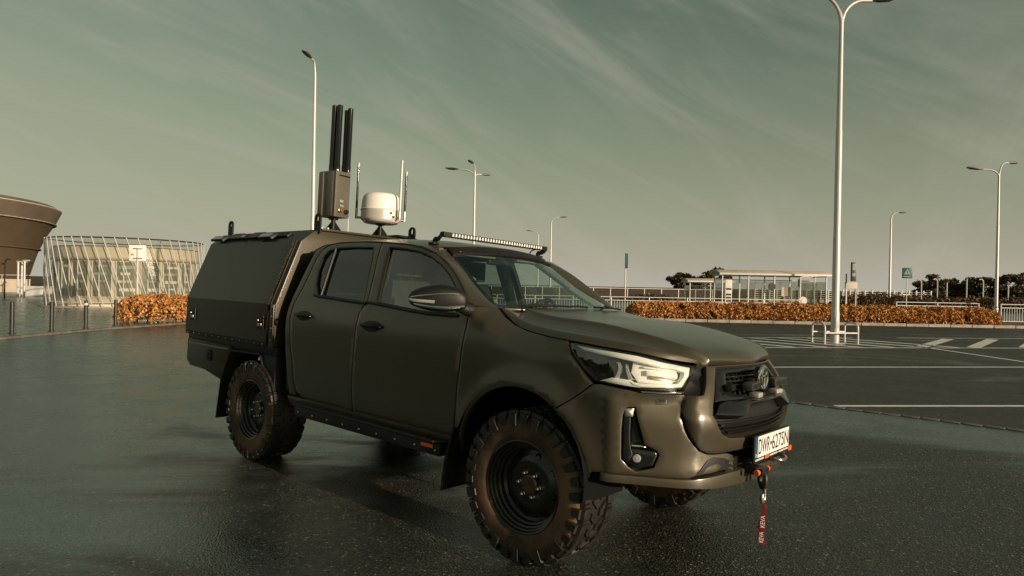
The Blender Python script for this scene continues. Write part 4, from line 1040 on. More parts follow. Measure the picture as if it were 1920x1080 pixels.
# cab interior -----------------------------------------------------------
m = MB(); m.prism([(-.50, 1.355), (-.62, 1.375), (-.86, 1.33), (-.95, 1.22), (-.92, .95), (-.50, .80)], lambda a, b, t: (a, t, b), -.78, .78).build('dashboard', 'interior', truck, bevel=.025, tf=BT)
c = Vector((-.96, .38, 1.30)); axn = Vector((-.90, 0, .44)).normalized(); u_ = Vector((0, 1, 0)); v_ = axn.cross(u_)
sw = MB(); sw.tube([c + (u_ * math.cos(t) + v_ * math.sin(t)) * .185 for t in np.linspace(0, 2 * math.pi, 33)], .016, 8, False)
for t in (.15, math.pi - .15, -math.pi / 2): sw.tube([c, c + (u_ * math.cos(t) + v_ * math.sin(t)) * .18], .018, 8)
sw.cyl(c - axn * .25, c + axn * .02, .035, .07, 14); sw.build('steering_wheel', 'black', truck, tf=BT)
for x, ys, hr in ((-1.45, (-.37, .37), 1.60), (-2.25, (-.42, 0.0, .42), 1.58)):
    for y in ys:
        m = MB(); m.prism([(.28, .98), (.26, 1.10), (-.22, 1.07), (-.26, .98)], lambda a, b, t: (x + a, y + t, b), -.24, .24)
        m.prism([(-.20, 1.05), (-.13, 1.10), (-.24, 1.57), (-.32, 1.58), (-.36, 1.30), (-.32, 1.05)], lambda a, b, t: (x + a, y + t, b), -.23, .23)
        s_ = m.build('seat', 'interior', truck, bevel=.035, tf=BT)
        m = MB(); m.box((x - .34, y - .13, hr), (x - .24, y + .13, hr + .17)); m.cyl((x - .29, y - .06, hr - .06), (x - .29, y - .06, hr + .02), .007); m.cyl((x - .29, y + .06, hr - .06), (x - .29, y + .06, hr + .02), .007)
        m.build('headrest', 'interior', s_, bevel=.035, seg=3, tf=BT)
for sg in (1, -1):
    A_ = [gpt(sx(a), b, -.05) for a, b in ((-1.60, 1.37), (-1.62, 1.58), (-1.65, 1.80))]
    m = MB(); P = [[(p.x + dx, p.y * sg, p.z) for dx in (-.05, .07)] for p in A_]; m.grid(P).build('pillar_lining', 'headliner', truck, solid=.03, tf=BT)
    B_ = [gpt(sx(a), b, -.085) for a, b in ((-1.57, 1.10), (-1.575, 1.40), (-1.57, 1.60), (-1.60, 1.74))]
    m = MB(); m.grid([[(p.x - .022, p.y * sg, p.z), (p.x + .024, p.y * sg, p.z)] for p in B_]).build('seat_belt', 'belt', truck, solid=.003, tf=BT)
    p = gpt(sx(-1.565), 1.585, -.09); MB().lathe([(.0001, .016), (.016, .014), (.022, 0)], (p.x, p.y * sg, p.z), (0, -sg, 0), 14).build('belt_guide', 'belt', truck, tf=BT)
    pts = [wsp(np.array([t]), np.array([sg * -.90]))[0] + np.array([-.07, 0, -.02]) for t in (.22, .26, .42, .56, .60)]
    pts[0] = pts[0] + np.array([.03, 0, .015]); pts[-1] = pts[-1] + np.array([.03, 0, .015])
    MB().tube([tuple(q) for q in crom([tuple(q) for q in pts], 4)], .016, 8).build('grab_handle', 'headliner', truck, tf=BT)
    pts = [wsp(np.array([t]), np.array([sg * .99]))[0] + np.array([-.055, 0, -.02]) for t in np.linspace(.02, 1, 8)]
    MB().tube([tuple(q) for q in pts], .035, 8).build('pillar_lining', 'headliner', truck, tf=BT)
    m = MB(); m.grid([[tuple(gpt(sx(x), z, -.075 - max(0, z - 1.33) * .2)) for z in (.62, 1.0, 1.30, 1.345)] for x in np.linspace(-2.5, -.58, 14)]); m.v = [(a, b * sg, c_) for a, b, c_ in m.v]; m.build('door_lining', 'interior', truck, tf=BT)
m = MB(); m.box((-1.11, -.115, 1.715), (-1.075, .115, 1.785)); mr_ = m.build('rear_view_mirror', 'black', truck, bevel=.015, seg=3, tf=BT)
m = MB(); m.box((-1.115, .12, 1.755), (-1.00, .50, 1.785)); m.box((-1.115, -.50, 1.755), (-1.00, -.12, 1.785)); m.build('sun_visor', 'headliner', truck, bevel=.01, tf=BT)
# canopy ------------------------------------------------------------------
CR = [(-.912, .965), (-.912, 1.32), (-.704, 1.878), (-.575, 1.978), (-.3, 1.992), (.3, 1.992), (.575, 1.978), (.704, 1.878), (.912, 1.32), (.912, .965)]
m = MB(); m.prism(CR, lambda a, b, t: (t - max(0, b - 1.9) * .0, a, b), -4.49, -2.752); cn = m.build('canopy', 'canopy', truck, bevel=.010, tf=BT)
# folded side door with edge strips, sloped upper part
for sg in (1, -1):
    for kind, o in (('canopy_door', .012),):
        A_, B_, C_ = (-.912 - o, .992), (-.912 - o, 1.322), (-.704 - o * .95, 1.876)
        P = []
        for x in (-4.455, -2.852):
            P.append([(x, A_[0] * sg, A_[1]), (x, B_[0] * sg, B_[1]), (x, C_[0] * sg, C_[1])])
        dr = MB().grid(P).build('canopy_door', 'canopy', truck, solid=.010, tf=BT, smooth=0, bevel=.002, seg=1)
    for x, w in ((-2.803, .0055), (-2.856, .004)):
        pth = [(x, -.925 * sg, .985), (x, -.926 * sg, 1.322), (x, -.715 * sg, 1.888)]
        MB().tube(pth, w, 6).build('edge_strip', 'steel' if w > .008 else 'canopy', cn, tf=BT)
    m = MB(); m.prism([(-2.80, .0), (-2.745, .0), (-2.745, .02), (-2.80, .02)], lambda a, b, t: (a, (-.912 - b) * sg, t), .955, 1.32).build('front_flange', 'canopy', cn, bevel=.004, tf=BT)
    m = MB(); m.box((-4.45, -.924 * sg, .966), (-2.86, -.915 * sg, .988)); m.build('lower_hinge', 'black', cn, tf=BT)
    for i in range(12):
        MB().lathe([(.0001, .005), (.006, .004), (.007, 0)], (-4.40 + i * .135, -.9245 * sg, .977), (0, -sg, 0), 8).build('rivet', 'steel', cn, tf=BT)
    for z in (1.02, 1.12, 1.22, 1.30):
        MB().lathe([(.0001, .005), (.006, .004), (.007, 0)], (-2.772, -.9325 * sg, z), (0, -sg, 0), 8).build('rivet', 'steel', cn, tf=BT)
    for x in (-4.29, -2.955):
        m = MB(); m.box((x - .058, -.936 * sg, 1.100), (x + .058, -.925 * sg, 1.220)); lt = m.build('door_latch', 'black', dr, bevel=.006, tf=BT)
        m = MB(); m.box((x - .040, -.941 * sg, 1.125), (x + .030, -.9365 * sg, 1.150)); m.cyl((x - .028, -.936 * sg, 1.175), (x - .028, -.946 * sg, 1.175), .012, .010, 12); m.build('latch_pull', 'steel', dr, bevel=.002, tf=BT)
    # work light strip on the sloped shoulder
    ny, nz = -.613, .79
    def shp(x, t, h): return (x, (-.704 + .129 * t + ny * h) * sg, 1.878 + .10 * t + nz * h)
    m = MB(); P = [(x, .42, .004) for x in (-4.40, -3.06)]
    m.add([shp(-4.42, .38, .002), shp(-3.06, .38, .002), shp(-3.06, .80, .002), shp(-4.42, .80, .002), shp(-4.42, .38, .022), shp(-3.06, .38, .022), shp(-3.06, .80, .022), shp(-4.42, .80, .022)],
          [(0, 3, 2, 1), (4, 5, 6, 7), (0, 1, 5, 4), (1, 2, 6, 5), (2, 3, 7, 6), (3, 0, 4, 7)]); ls = m.build('work_light_strip', 'black', cn, bevel=.003, tf=BT)
    for k in range(30):
        x = -4.16 + k * .021
        if -3.97 < x < -3.78: continue
        m = MB(); m.add([shp(x, .30, .022), shp(x + .009, .30, .022), shp(x + .015, .86, .022), shp(x + .006, .86, .022), shp(x, .30, .03), shp(x + .009, .30, .03), shp(x + .015, .86, .03), shp(x + .006, .86, .03)],
          [(0, 3, 2, 1), (4, 5, 6, 7), (0, 1, 5, 4), (1, 2, 6, 5), (2, 3, 7, 6), (3, 0, 4, 7)]); m.build('cooling_fin', 'black', cn, tf=BT)
    for xa, xb, t0, t1, h in ((-4.46, -4.20, .05, .55, .05), (-3.50, -3.24, .05, .60, .05), (-3.93, -3.81, .30, .72, .032)):
        m = MB(); m.add([shp(xa, t0, .022), shp(xb, t0, .022), shp(xb, t1, .022), shp(xa, t1, .022), shp(xa + .01, t0 - .02, h), shp(xb - .01, t0 - .02, h), shp(xb - .01, t1 - .1, h), shp(xa + .01, t1 - .1, h)],
          [(0, 3, 2, 1), (4, 5, 6, 7), (0, 1, 5, 4), (1, 2, 6, 5), (2, 3, 7, 6), (3, 0, 4, 7)]); wl = m.build('work_light', 'black', cn, bevel=.005, tf=BT)
        m = MB(); m.add([shp(xa + .025, t0 + .03, h + .0015), shp(xb - .025, t0 + .03, h + .0015), shp(xb - .025, t1 - .17, h + .0015), shp(xa + .025, t1 - .17, h + .0015)], [(0, 1, 2, 3)]); m.build('work_light_lens', 'lens_white', wl if False else cn, tf=BT)
# lifting lugs with an eye
for x in (-4.395, -2.765):
    for sg in (1, -1):
        y = -.545 * sg; m = MB(); n = 14; w = .050
        outl = [(-w, 1.955), (w, 1.955)] + [(w * math.cos(t), 2.085 + w * math.sin(t)) for t in np.linspace(0, math.pi, n)]
        hl_ = [(.019 * math.cos(t), 2.088 + .030 * math.sin(t)) for t in np.linspace(0, 2 * math.pi, 18, endpoint=False)]
        V, F, _ = cdt([outl, hl_], [], outl, [hl_]); f_ = [tuple(int(i) for i in f) for f in F]
        m.add([(x + a, y - .007, b) for a, b in V], f_); o = m.build('lifting_lug', 'black', cn, solid=.014, tf=BT, smooth=30)
# front roof rail and roof plate
m = MB(); m.box((-2.80, -.52, 1.984), (-2.728, .62, 2.004)); m.build('roof_rail', 'canopy', cn, bevel=.004, tf=BT)
m = MB(); m.box((-4.3, -.45, 1.990), (-2.84, .50, 2.008)); m.build('roof_plate', 'canopy', cn, bevel=.006, tf=BT)
for y in (-.50, -.44, .56):
    MB().lathe([(.0001, .014), (.010, .014), (.012, 0)], (-2.765, y, 2.004), (0, 0, 1), 8).build('rail_bolt', 'steel', cn, tf=BT)
m = MB(); m.prism([(-.36, .0), (-.30, .028), (.26, .034), (.36, .0)], lambda a, b, t: (-3.05 + a, t, 2.008 + b), .36, .56).build('roof_fairing', 'black', cn, bevel=.008, tf=BT)
# tray under the canopy
m = MB(); m.box((-4.47, -.885, .885), (-2.74, .885, .964)); tray = m.build('tray', 'black', truck, bevel=.006, tf=BT)
for sg in (1, -1):
    bx = [(-4.43, .915), (-4.43, .704), (-4.35, .652), (-4.02, .640), (-3.70, .585), (-3.66, .60), (-3.535, .858), (-3.535, .905), (-4.30, .915)]
    m = MB(); m.prism(bx, lambda a, b, t: (a, t * sg, b), -.908, -.60); tb = m.build('tool_box', 'canopy', truck, bevel=.006, tf=BT)
    m = MB(); m.box((-3.985, -.918 * sg, .735), (-3.885, -.909 * sg, .842)); m.cyl((-3.935, -.918 * sg, .80), (-3.935, -.926 * sg, .80), .012, .01, 12); m.box((-3.96, -.922 * sg, .75), (-3.91, -.9185 * sg, .768)); m.build('box_latch', 'black', tb, bevel=.004, tf=BT)
    m = MB(); m.box((-4.40, -.913 * sg, .872), (-3.56, -.909 * sg, .882)); m.build('box_lid_edge', 'steel', tb, tf=BT)
    pts = [(-3.54, .862), (-2.98, .876), (-2.80, .54)]
    m = MB()
    for (a, b), (c_, d_) in zip(pts, pts[1:]):
        m.add([(a, -.912 * sg, b), (c_, -.912 * sg, d_), (c_, -.912 * sg, d_ + .016), (a, -.912 * sg, b + .016), (a, -.58 * sg, b), (c_, -.58 * sg, d_), (c_, -.58 * sg, d_ + .016), (a, -.58 * sg, b + .016)],
              [(0, 3, 2, 1), (4, 5, 6, 7), (0, 1, 5, 4), (1, 2, 6, 5), (2, 3, 7, 6), (3, 0, 4, 7)])
    m.build('wheel_guard', 'black', truck, tf=BT)
    m = MB(); m.prism([(-2.965, .885), (-2.735, .885), (-2.735, .60), (-2.70, .56), (-2.80, .555)], lambda a, b, t: (a, t * sg, b), -.895, -.60).build('tray_skirt', 'black', truck, bevel=.004, tf=BT)
    m = MB(); m.box((-2.775, -.70 * sg, .46), (-2.60, -.50 * sg, .56)); m.build('step_bracket', 'dark', truck, tf=BT)
    m = MB(); m.box((-4.485, -.86 * sg, .76), (-4.452, -.70 * sg, .84)); tl = m.build('tail_lamp', 'red_strap', truck, bevel=.004, tf=BT)
m = MB(); m.box((-4.478, -.86, .69), (-4.448, .86, .76)); m.build('rear_bumper', 'black', truck, bevel=.006, tf=BT)
# antennas on the canopy roof ----------------------------------------------
jx, jy, jz = -2.985, -.245, 2.008
def tripod(x, y, z, h, name, par=cn):
    m = MB(); m.box((x - .075, y - .075, z), (x + .075, y + .075, z + .008)); m.cyl((x, y, z), (x, y, z + h), .021, n=14); m.cyl((x, y, z + h - .012), (x, y, z + h), .045, n=16)
    for k in range(4):
        t = math.pi / 4 + k * math.pi / 2; d = Vector((math.cos(t), math.sin(t), 0))
        n_ = Vector((-d.y, d.x, 0)) * .003; a = Vector((x, y, z + .006)); P = [a + d * .018, a + d * .085, a + d * .018 + Vector((0, 0, h * .72))]
        m.add([p + s_ * n_ for s_ in (-1, 1) for p in P], [(0, 1, 2), (5, 4, 3), (0, 3, 4, 1), (1, 4, 5, 2), (2, 5, 3, 0)])
    return m.build(name, 'black', par, tf=BT)
tripod(jx, jy, jz, .128, 'antenna_mount')
Mj = Matrix.Translation((jx + .005, jy, jz + .135)) @ Matrix.Rotation(R(8), 4, 'Z')
HJ = .425
ju = MB(); ju.box((-.112, -.095, 0), (.105, .085, HJ), Mj); jam = ju.build('antenna_unit', 'device', truck, bevel=.004, tf=BT); jam['label'] = 'upright olive-grey antenna box with four thick black rods'
m = MB(); m.box((-.108, -.108, .01), (-.05, -.0952, HJ - .01), Mj); m.box((-.01, -.099, .01), (.075, -.0955, HJ - .012), Mj); m.build('cooling_panel', 'device', jam, bevel=.003, tf=BT)
m = MB(); m.box((.1055, -.078, .02), (.108, .078, HJ - .03), Mj); m.build('front_plate', 'device', jam, bevel=.001, tf=BT)
m = MB(); m.box((.108, -.098, .0), (.1105, -.080, HJ + .008), Mj); m.build('front_edge', 'steel', jam, tf=BT)
m = MB(); m.box((.1082, -.055, HJ - .045), (.1095, .075, HJ - .032), Mj); m.build('slot', 'dark', jam, tf=BT)
for y, z, w, h in ((-.015, .150, .022, .011), (-.018, .108, .012, .008), (.004, .105, .009, .008)):
    m = MB(); m.box((.1085, y - w, z - h), (.1105, y + w, z + h), Mj); m.build('status_window', 'lens_white', jam, tf=BT)
for y, z, mt, r in ((-.035, .062, 'brass', .022), (.038, .055, 'black', .022)):
    c = Mj @ Vector((.108, y, z)); MB().lathe([(r, 0), (r, .018), (r * .8, .020), (r * .7, .034), (.0001, .034)], c, Mj.to_3x3() @ Vector((1, 0, 0)), 16).build('connector', mt, jam, tf=BT)
for k, (a, b, h) in enumerate(((-.032, -.028, .63), (.030, -.018, .63), (.036, .066, .60), (.076, .070, .615))):
    p = Mj @ Vector((a, b, HJ)); MB().lathe([(.012, 0), (.012, .012), (.028, .014), (.028, .07), (.0255, .075), (.0255, h - .004), (.022, h), (.0001, h)], p, (0, 0, 1), 18).build('antenna_rod', 'gloss_black', jam, tf=BT)
rx_, ry_, rz0 = -2.875, .215, 2.008
tripod(rx_, ry_, rz0, .125, 'antenna_mount')
zb_ = rz0 + .128
rd_ = MB().lathe([(.0001, 0), (.150, 0), (.172, .018), (.186, .030), (.190, .120), (.196, .124), (.198, .130), (.190, .134), (.188, .18), (.184, .225), (.172, .262), (.150, .284), (.11, .296), (.05, .300), (.0001, .301)], (rx_, ry_, zb_), (0, 0, 1), 48).build('radome', 'radome', truck, tf=BT, smooth=40)
rd_['label'] = 'white domed antenna with three thin rods'
MB().lathe([(.1915, .034), (.1915, .118)], (rx_, ry_, zb_), (0, 0, 1), 48).build('radome_band', 'device_light', rd_, tf=BT)
for a in np.linspace(0, 2 * math.pi, 40, endpoint=False):
    d = Vector((math.cos(a), math.sin(a), 0)); c = Vector((rx_, ry_, zb_ + .012)) + d * .162
    MB().lathe([(.007, -.008), (.007, .004)], c, d, 6).build('vent_hole', 'dark', rd_, tf=BT)
Md = Matrix.Translation((rx_, ry_, zb_ + .076)) @ Matrix.Rotation(R(-8), 4, 'Z')
m = MB(); m.box((.189, -.030, -.036), (.196, .045, .036), Md); m.build('port_plate', 'radome', rd_, bevel=.002, tf=BT)
m = MB(); m.box((.196, -.012, .006), (.1975, .012, .026), Md); m.box((.196, .014, -.03), (.1975, .040, -.008), Md); m.build('port', 'black', rd_, tf=BT)
for a in (250, 262):
    d = Vector((math.cos(R(a)), math.sin(R(a)), 0)); MB().lathe([(.010, 0), (.010, .012), (.0001, .012)], Vector((rx_, ry_, zb_ + .010)) + d * .16, d, 10).build('connector', 'brass', rd_, tf=BT)
for a, h, mt in ((R(-132), .50, 'gloss_black'), (R(62), .46, 'gloss_black'), (R(12), .53, 'pole_white')):
    d = Vector((math.cos(a), math.sin(a), 0)); p = Vector((rx_, ry_, zb_ + .05)) + d * .190; q = p + d * .045
    m = MB(); m.cyl(p, q, .011, n=10); m.cyl(q - Vector((0, 0, .012)), q + Vector((0, 0, .09)), .013, n=12); hb = m.build('antenna_hinge', 'steel', rd_, tf=BT)
    MB().lathe([(.0115, .09), (.0105, h), (.0001, h)], q, (0, 0, 1), 14).build('antenna_rod', mt, rd_, tf=BT)
    MB().lathe([(.0125, h), (.0125, h + .028), (.010, h + .034), (.0001, h + .034)], q, (0, 0, 1), 14).build('rod_tip', 'pole_white', rd_, tf=BT)
mat('shelf_green', (0.30, 0.34, 0.28), 0.6)
mat('wall_dark', (0.065, 0.052, 0.042), 0.8, 0, 0.2, var=0.3, vscale=2)
mat('lamp_grey', (0.20, 0.185, 0.165), 0.45, 0.1, 0.4)
mat('shelter_dark', (0.09, 0.10, 0.085), 0.25, 0, 0.5)
mat('sign_pale', (0.22, 0.28, 0.26), 0.5)
# ------------------------------------------------------------------ vegetation helpers
def leaves(name, m, parent, pts, size, up=0.3, asp=0.6, seed=1, jit=0.5):
    rg = np.random.default_rng(seed); n = len(pts)
    a = rg.normal(size=(n, 3)); a[:, 2] += up; a /= np.linalg.norm(a, axis=1)[:, None]
    b = rg.normal(size=(n, 3)); b -= a * (a * b).sum(1)[:, None]; b /= np.linalg.norm(b, axis=1)[:, None]
    c = np.cross(a, b); s = size * (1 - jit / 2 + jit * rg.random(n))[:, None]
    V = np.stack([pts - b * s, pts + c * s * asp, pts + b * s, pts - c * s * asp + a * s * 0.25], 1).reshape(-1, 3)
    me = bpy.data.meshes.new(name)
    me.vertices.add(4 * n); me.vertices.foreach_set('co', V.ravel().astype(np.float32))
    me.loops.add(4 * n); me.loops.foreach_set('vertex_index', np.arange(4 * n, dtype=np.int32))
    me.polygons.add(n); me.polygons.foreach_set('loop_start', np.arange(0, 4 * n, 4, dtype=np.int32))
    me.update(); me.validate()
    return finish(name, me, m, parent)
def vnoise(p, s, seed):
    q = p * s; rg = np.random.default_rng(seed); k = rg.normal(size=(6, p.shape[1])) * 1.3; ph = rg.random(6) * 6.3
    return sum(np.sin(q @ k[i] + ph[i]) for i in range(6)) / 6
def hedge(name, spine, hw, h, n, label, group, z0, seed, size=.055):
    root = empty(name, (spine[0][0], spine[0][1], z0)); tag(root, label, 'hedge', group)
    org = np.array([spine[0][0], spine[0][1], z0]); rg = np.random.default_rng(seed)
    sp_ = np.array(spine); L = np.concatenate([[0], np.cumsum(np.linalg.norm(np.diff(sp_, axis=0), axis=1))])
    t = rg.random(n) * L[-1]; cx, cy = np.interp(t, L, sp_[:, 0]), np.interp(t, L, sp_[:, 1])
    dx, dy = np.gradient(np.interp(L, L, sp_[:, 0])), np.gradient(sp_[:, 1]); 
    ux, uy = np.interp(t, L, dx), np.interp(t, L, dy); k = np.hypot(ux, uy); ux, uy = ux / k, uy / k
    th = rg.random(n) * math.pi; rr = 1 - 0.55 * rg.random(n) ** 2.0
    endt = np.clip(np.minimum(t, L[-1] - t) / (hw * 0.9), 0, 1); endw = np.sqrt(1 - (1 - endt) ** 2)
    ex = 0.55
    off = hw * np.sign(np.cos(th)) * np.abs(np.cos(th)) ** ex * rr * (.35 + .65 * endw); z = h * np.abs(np.sin(th)) ** ex * rr * (.45 + .55 * endw)
    P = np.stack([cx - uy * off, cy + ux * off, z], 1)
    nz = vnoise(P, 2.3, seed) * .5 + vnoise(P, 6.0, seed + 1) * .5
    P[:, 2] *= 1 + nz * .32; P[:, 0] += -uy * off * nz * .25; P[:, 1] += ux * off * nz * .25
    keep = vnoise(P, 4.5, seed + 3) > -0.42; P = P[keep]
    P[:, 2] = np.maximum(P[:, 2], .02)
    o = leaves('foliage', 'leaf_orange', root, P - np.array([org[0], org[1], 0]), size, .4, .62, seed)
    o['kind'] = 'stuff'
    st = MB()
    for i in range(int(L[-1] * 7)):
        q = rg.random() * L[-1]; x, y = np.interp(q, L, sp_[:, 0]) - org[0] + rg.normal() * hw * .45, np.interp(q, L, sp_[:, 1]) - org[1] + rg.normal() * hw * .45
        st.tube([(x, y, 0), (x + rg.normal() * .06, y + rg.normal() * .06, h * .45), (x + rg.normal() * .16, y + rg.normal() * .16, h * (.75 + .25 * rg.random()))], [.013, .009, .004], 5)
    s_ = st.build('stems', 'bark', root, smooth=0, fix=False); s_['kind'] = 'stuff'
    return root
def tree(name, x, y, h, w, n, label, group, m='leaf_dark', seed=1, size=.16, ct=.25):
    root = empty(name, (x, y, 0)); tag(root, label, 'tree', group); rg = np.random.default_rng(seed)
    t = MB(); t.tube([(0, 0, -.1), (.03, .02, h * .25), (-.04, .03, h * .5), (.02, 0, h * .8)], [h * .028, h * .022, h * .015, h * .006], 8)
    cl = []
    for i in range(14):
        a = rg.random() * 6.28; hh = h * (ct + .1 + (.92 - ct) * rg.random()); r_ = w * .5 * (.35 + .65 * rg.random()) * (1 - .55 * abs(hh / h - .5))
        e = np.array([math.cos(a) * r_, math.sin(a) * r_, hh]); cl.append(e); t.tube([(0, 0, hh * .55), tuple(e * np.array([.5, .5, .85])), tuple(e)], [h * .011, h * .007, h * .003], 5)
    t.build('trunk', 'bark', root, smooth=40, fix=False)
    cl += [np.array([0, 0, h * .8]), np.array([0, 0, h * .55])]
    P = []
    for e in cl:
        k = int(n / len(cl)); d = rg.normal(size=(k, 3)); d /= np.linalg.norm(d, axis=1)[:, None]; P.append(e + d * (rg.random(k) ** .45)[:, None] * np.array([w * .21, w * .21, h * .13]))
    P = np.concatenate(P); P = P[(vnoise(P, 1.7, seed) > -.35) & (P[:, 2] > h * .08)]
    o = leaves('crown', m, root, P, size, .2, .6, seed); o['kind'] = 'stuff'
    return root

# ------------------------------------------------------------------ street furniture
LAMPS = 'street lamps of the car park'
def street_lamp(x, y, H, arms, label, r=.085, base=True, lean=0.0, mt='pole_white'):
    root = empty('street_lamp', (x, y, 0)); tag(root, label, 'street lamp', LAMPS)
    p = MB(); p.lathe([(r * 1.05, 0), (r * 1.05, .9), (r * .95, 1.0), (r * .92, H * .33), (r * .86, H * .335), (r * .80, H * .66), (r * .72, H * .665), (r * .55, H), (.0001, H)], (0, 0, 0), (0, 0, 1), 20)
    if base: p.lathe([(r * 2.6, 0), (r * 2.6, .012), (r * 1.1, .016)], (0, 0, 0), (0, 0, 1), 20)
    p.build('pole', mt, root, smooth=40)
    if base:
        d = MB(); d.box((-.045, -r * 1.075, .45), (.045, -r * .98, .80)); d.build('service_door', mt, root, bevel=.004)
    for ang, rise, reach, hs in arms:
        c, s = math.cos(R(ang)), math.sin(R(ang)); P = []
        for k in range(13):
            t = k / 12 * math.pi / 2; P.append((c * reach * (1 - math.cos(t)), s * reach * (1 - math.cos(t)), H - .10 + rise * math.sin(t)))
        P.append((c * (reach + .25), s * (reach + .25), H - .10 + rise * 1.02))
        MB().tube(P, [r * .55] * 4 + [r * .42] * 10, 10).build('lamp_arm', mt, root)
        e = Vector(P[-1]); ax = Vector((c, s, .10)).normalized(); h = MB(); G = []
        side = ax.cross(Vector((0, 0, 1))).normalized(); up = side.cross(ax)
        for t, w, hh in ((-.05, .05, .04), (.0, .075, .055), (.15, .12, .075), (.40, .155, .085), (.62, .14, .07), (.74, .09, .045), (.78, .03, .02)):
            G.append([e + ax * t * hs + side * w * hs * math.cos(a) + up * (hh * hs * math.sin(a) * (1.0 if math.sin(a) > 0 else .45)) for a in np.linspace(0, 2 * math.pi, 17)[:-1]])
        h.grid([[tuple(q) for q in row] for row in G], closed=True); h.f += [tuple(range(16)), tuple(range(len(h.v) - 16, len(h.v)))]
        lh = h.build('lamp_head', 'lamp_grey', root, smooth=60)
        G2 = MB(); G2.grid([[tuple(e + ax * t * hs + side * (w * hs * math.cos(a)) + up * (-.020 - .045 * math.sin(a)) * hs) for a in np.linspace(.15, math.pi - .15, 7)] for t, w in ((.18, .09), (.32, .125), (.50, .125), (.62, .09))]); G2.build('lamp_glass', 'window_dark', lh, smooth=60)
    return root
street_lamp(9.72, 19.62, 9.62, ((4, .78, .70, .9), (172, .98, .75, .9)), 'tall white double street lamp inside the hoop guard, nearest on the right', r=.115)
# hoop guard round its foot
GU = 'hoop guards round the lamp foot'
hg = empty('hoop_guard', (9.72, 19.62, 0)); tag(hg, 'white tubular hoop guard around the foot of the nearest lamp', 'barrier')
for xx in (-.54, .54):
    for yy in (-.30, .30):
        MB().lathe([(.0001, .004), (.07, .004), (.07, 0)], (xx - .0, yy, 0.008), (0, 0, 1), 16).build('foot_plate', 'pole_white', hg)
    P = crom([(xx, -.30, 0), (xx, -.30, .45), (xx, -.27, .55), (xx, -.18, .605), (xx, 0, .615), (xx, .18, .605), (xx, .27, .55), (xx, .30, .45), (xx, .30, 0)], 4)
    MB().tube([tuple(p) for p in P], .030, 10).build('hoop', 'pole_white', hg)
for yy in (-.30, .30):
    MB().tube([(-.54, yy, .33), (.54, yy, .33)], .024, 10).build('cross_bar', 'pole_white', hg)
hg.rotation_euler = (0, 0, R(9))
street_lamp(-7.48, 24.4, 9.15, ((262, .70, .14, .80),), 'tall white single street lamp rising behind the canopy', r=.085)
street_lamp(-2.72, 45.5, 9.1, ((172, .55, 1.0, 1.15), (255, .85, .25, 1.1), (40, .25, .35, 1.0)), 'white three-armed street lamp behind the roof light bar', r=.11)
street_lamp(-19.2, 76, 9.1, ((176, .7, .9, 1.0),), 'faint single street lamp between the two roof antennas', r=.10)
street_lamp(4.55, 78, 9.0, ((0, .8, .8, 1.1),), 'thin single street lamp just right of the light bar, taller of two', r=.12)
street_lamp(3.95, 101, 9.2, ((176, .8, .8, 1.1),), 'thin single street lamp behind the light bar end, shorter of two', r=.12)
street_lamp(41.6, 72, 9.6, ((0, .75, .55, 1.2),), 'white single street lamp between the nearest lamp and the hedge end', r=.14)
street_lamp(25.35, 34.2, 7.75, ((176, .42, .62, 1.0), (28, .85, .75, 1.0)), 'white double street lamp at the end of the right hedge', r=.085)

BO = 'bollards along the left kerb'
b0 = None
for i, (x, y, lab) in enumerate(((-13.2, 17.27, 'black bollard nearest the left edge of the photo'), (-12.77, 18.15, 'black bollard in front of the pavilion corner, second from the left'), (-12.7, 19.5, 'black bollard with a white band near its top'), (-12.6, 20.8, 'black bollard standing in front of the left orange hedge'))):
    if b0 is None:
        b0 = empty('bollard'); p = MB(); p.lathe([(.052, 0), (.052, .80), (.050, .815), (.040, .825), (.0001, .826)], (0, 0, 0), (0, 0, 1), 20); p.build('post', 'pole_dark', b0, smooth=35)
        MB().lathe([(.095, 0), (.095, .010), (.06, .014)], (0, 0, 0), (0, 0, 1), 20).build('base_ring', 'pole_dark', b0, smooth=35); o = b0
    else: o = copy_tree(b0)
    o.location = (x, y, .055); tag(o, lab, 'bollard', BO)
    if i == 2: MB().lathe([(.0535, .685), (.0535, .745)], (0, 0, 0), (0, 0, 1), 20).build('white_band', 'white_paint', o)

hedge('hedge', [(-13.55, 22.45), (-12.3, 22.75), (-10.6, 24.2), (-9.2, 26.2), (-8.2, 28.5)], .95, .90, 32000, 'low orange-leaved hedge left of the truck, beside the pavilion', 'hedges', .055, 11, .050)
hedge('hedge', [(5.6, 31.9), (9, 31.75), (13, 31.5), (19, 31.1), (23.0, 31.1)], .85, .74, 82000, 'long orange-leaved hedge behind the right kerb', 'hedges', .10, 12, .050)

# board on a post, seen from behind
sb = empty('notice_sign', (-15.25, 26.6, .05)); tag(sb, 'white square notice board with orange mark in front of the pavilion', 'sign')
MB().cyl((0, 0, 0), (0, 0, 2.75), .030, n=12).build('post', 'pole_white', sb)
m = MB(); m.box((-.30, .035, 2.22), (.30, .045, 2.86)); m.build('board', 'white_paint', sb, bevel=.003)
for z in (2.33, 2.72):
    m = MB(); m.box((-.16, -.034, z - .012), (.16, .034, z + .012)); m.build('clamp', 'pole_dark', sb)
m = MB(); m.box((-.25, .030, 2.43), (-.14, .034, 2.51)); m.build('mark', 'orange', sb)
sb.rotation_euler = (0, 0, R(30))

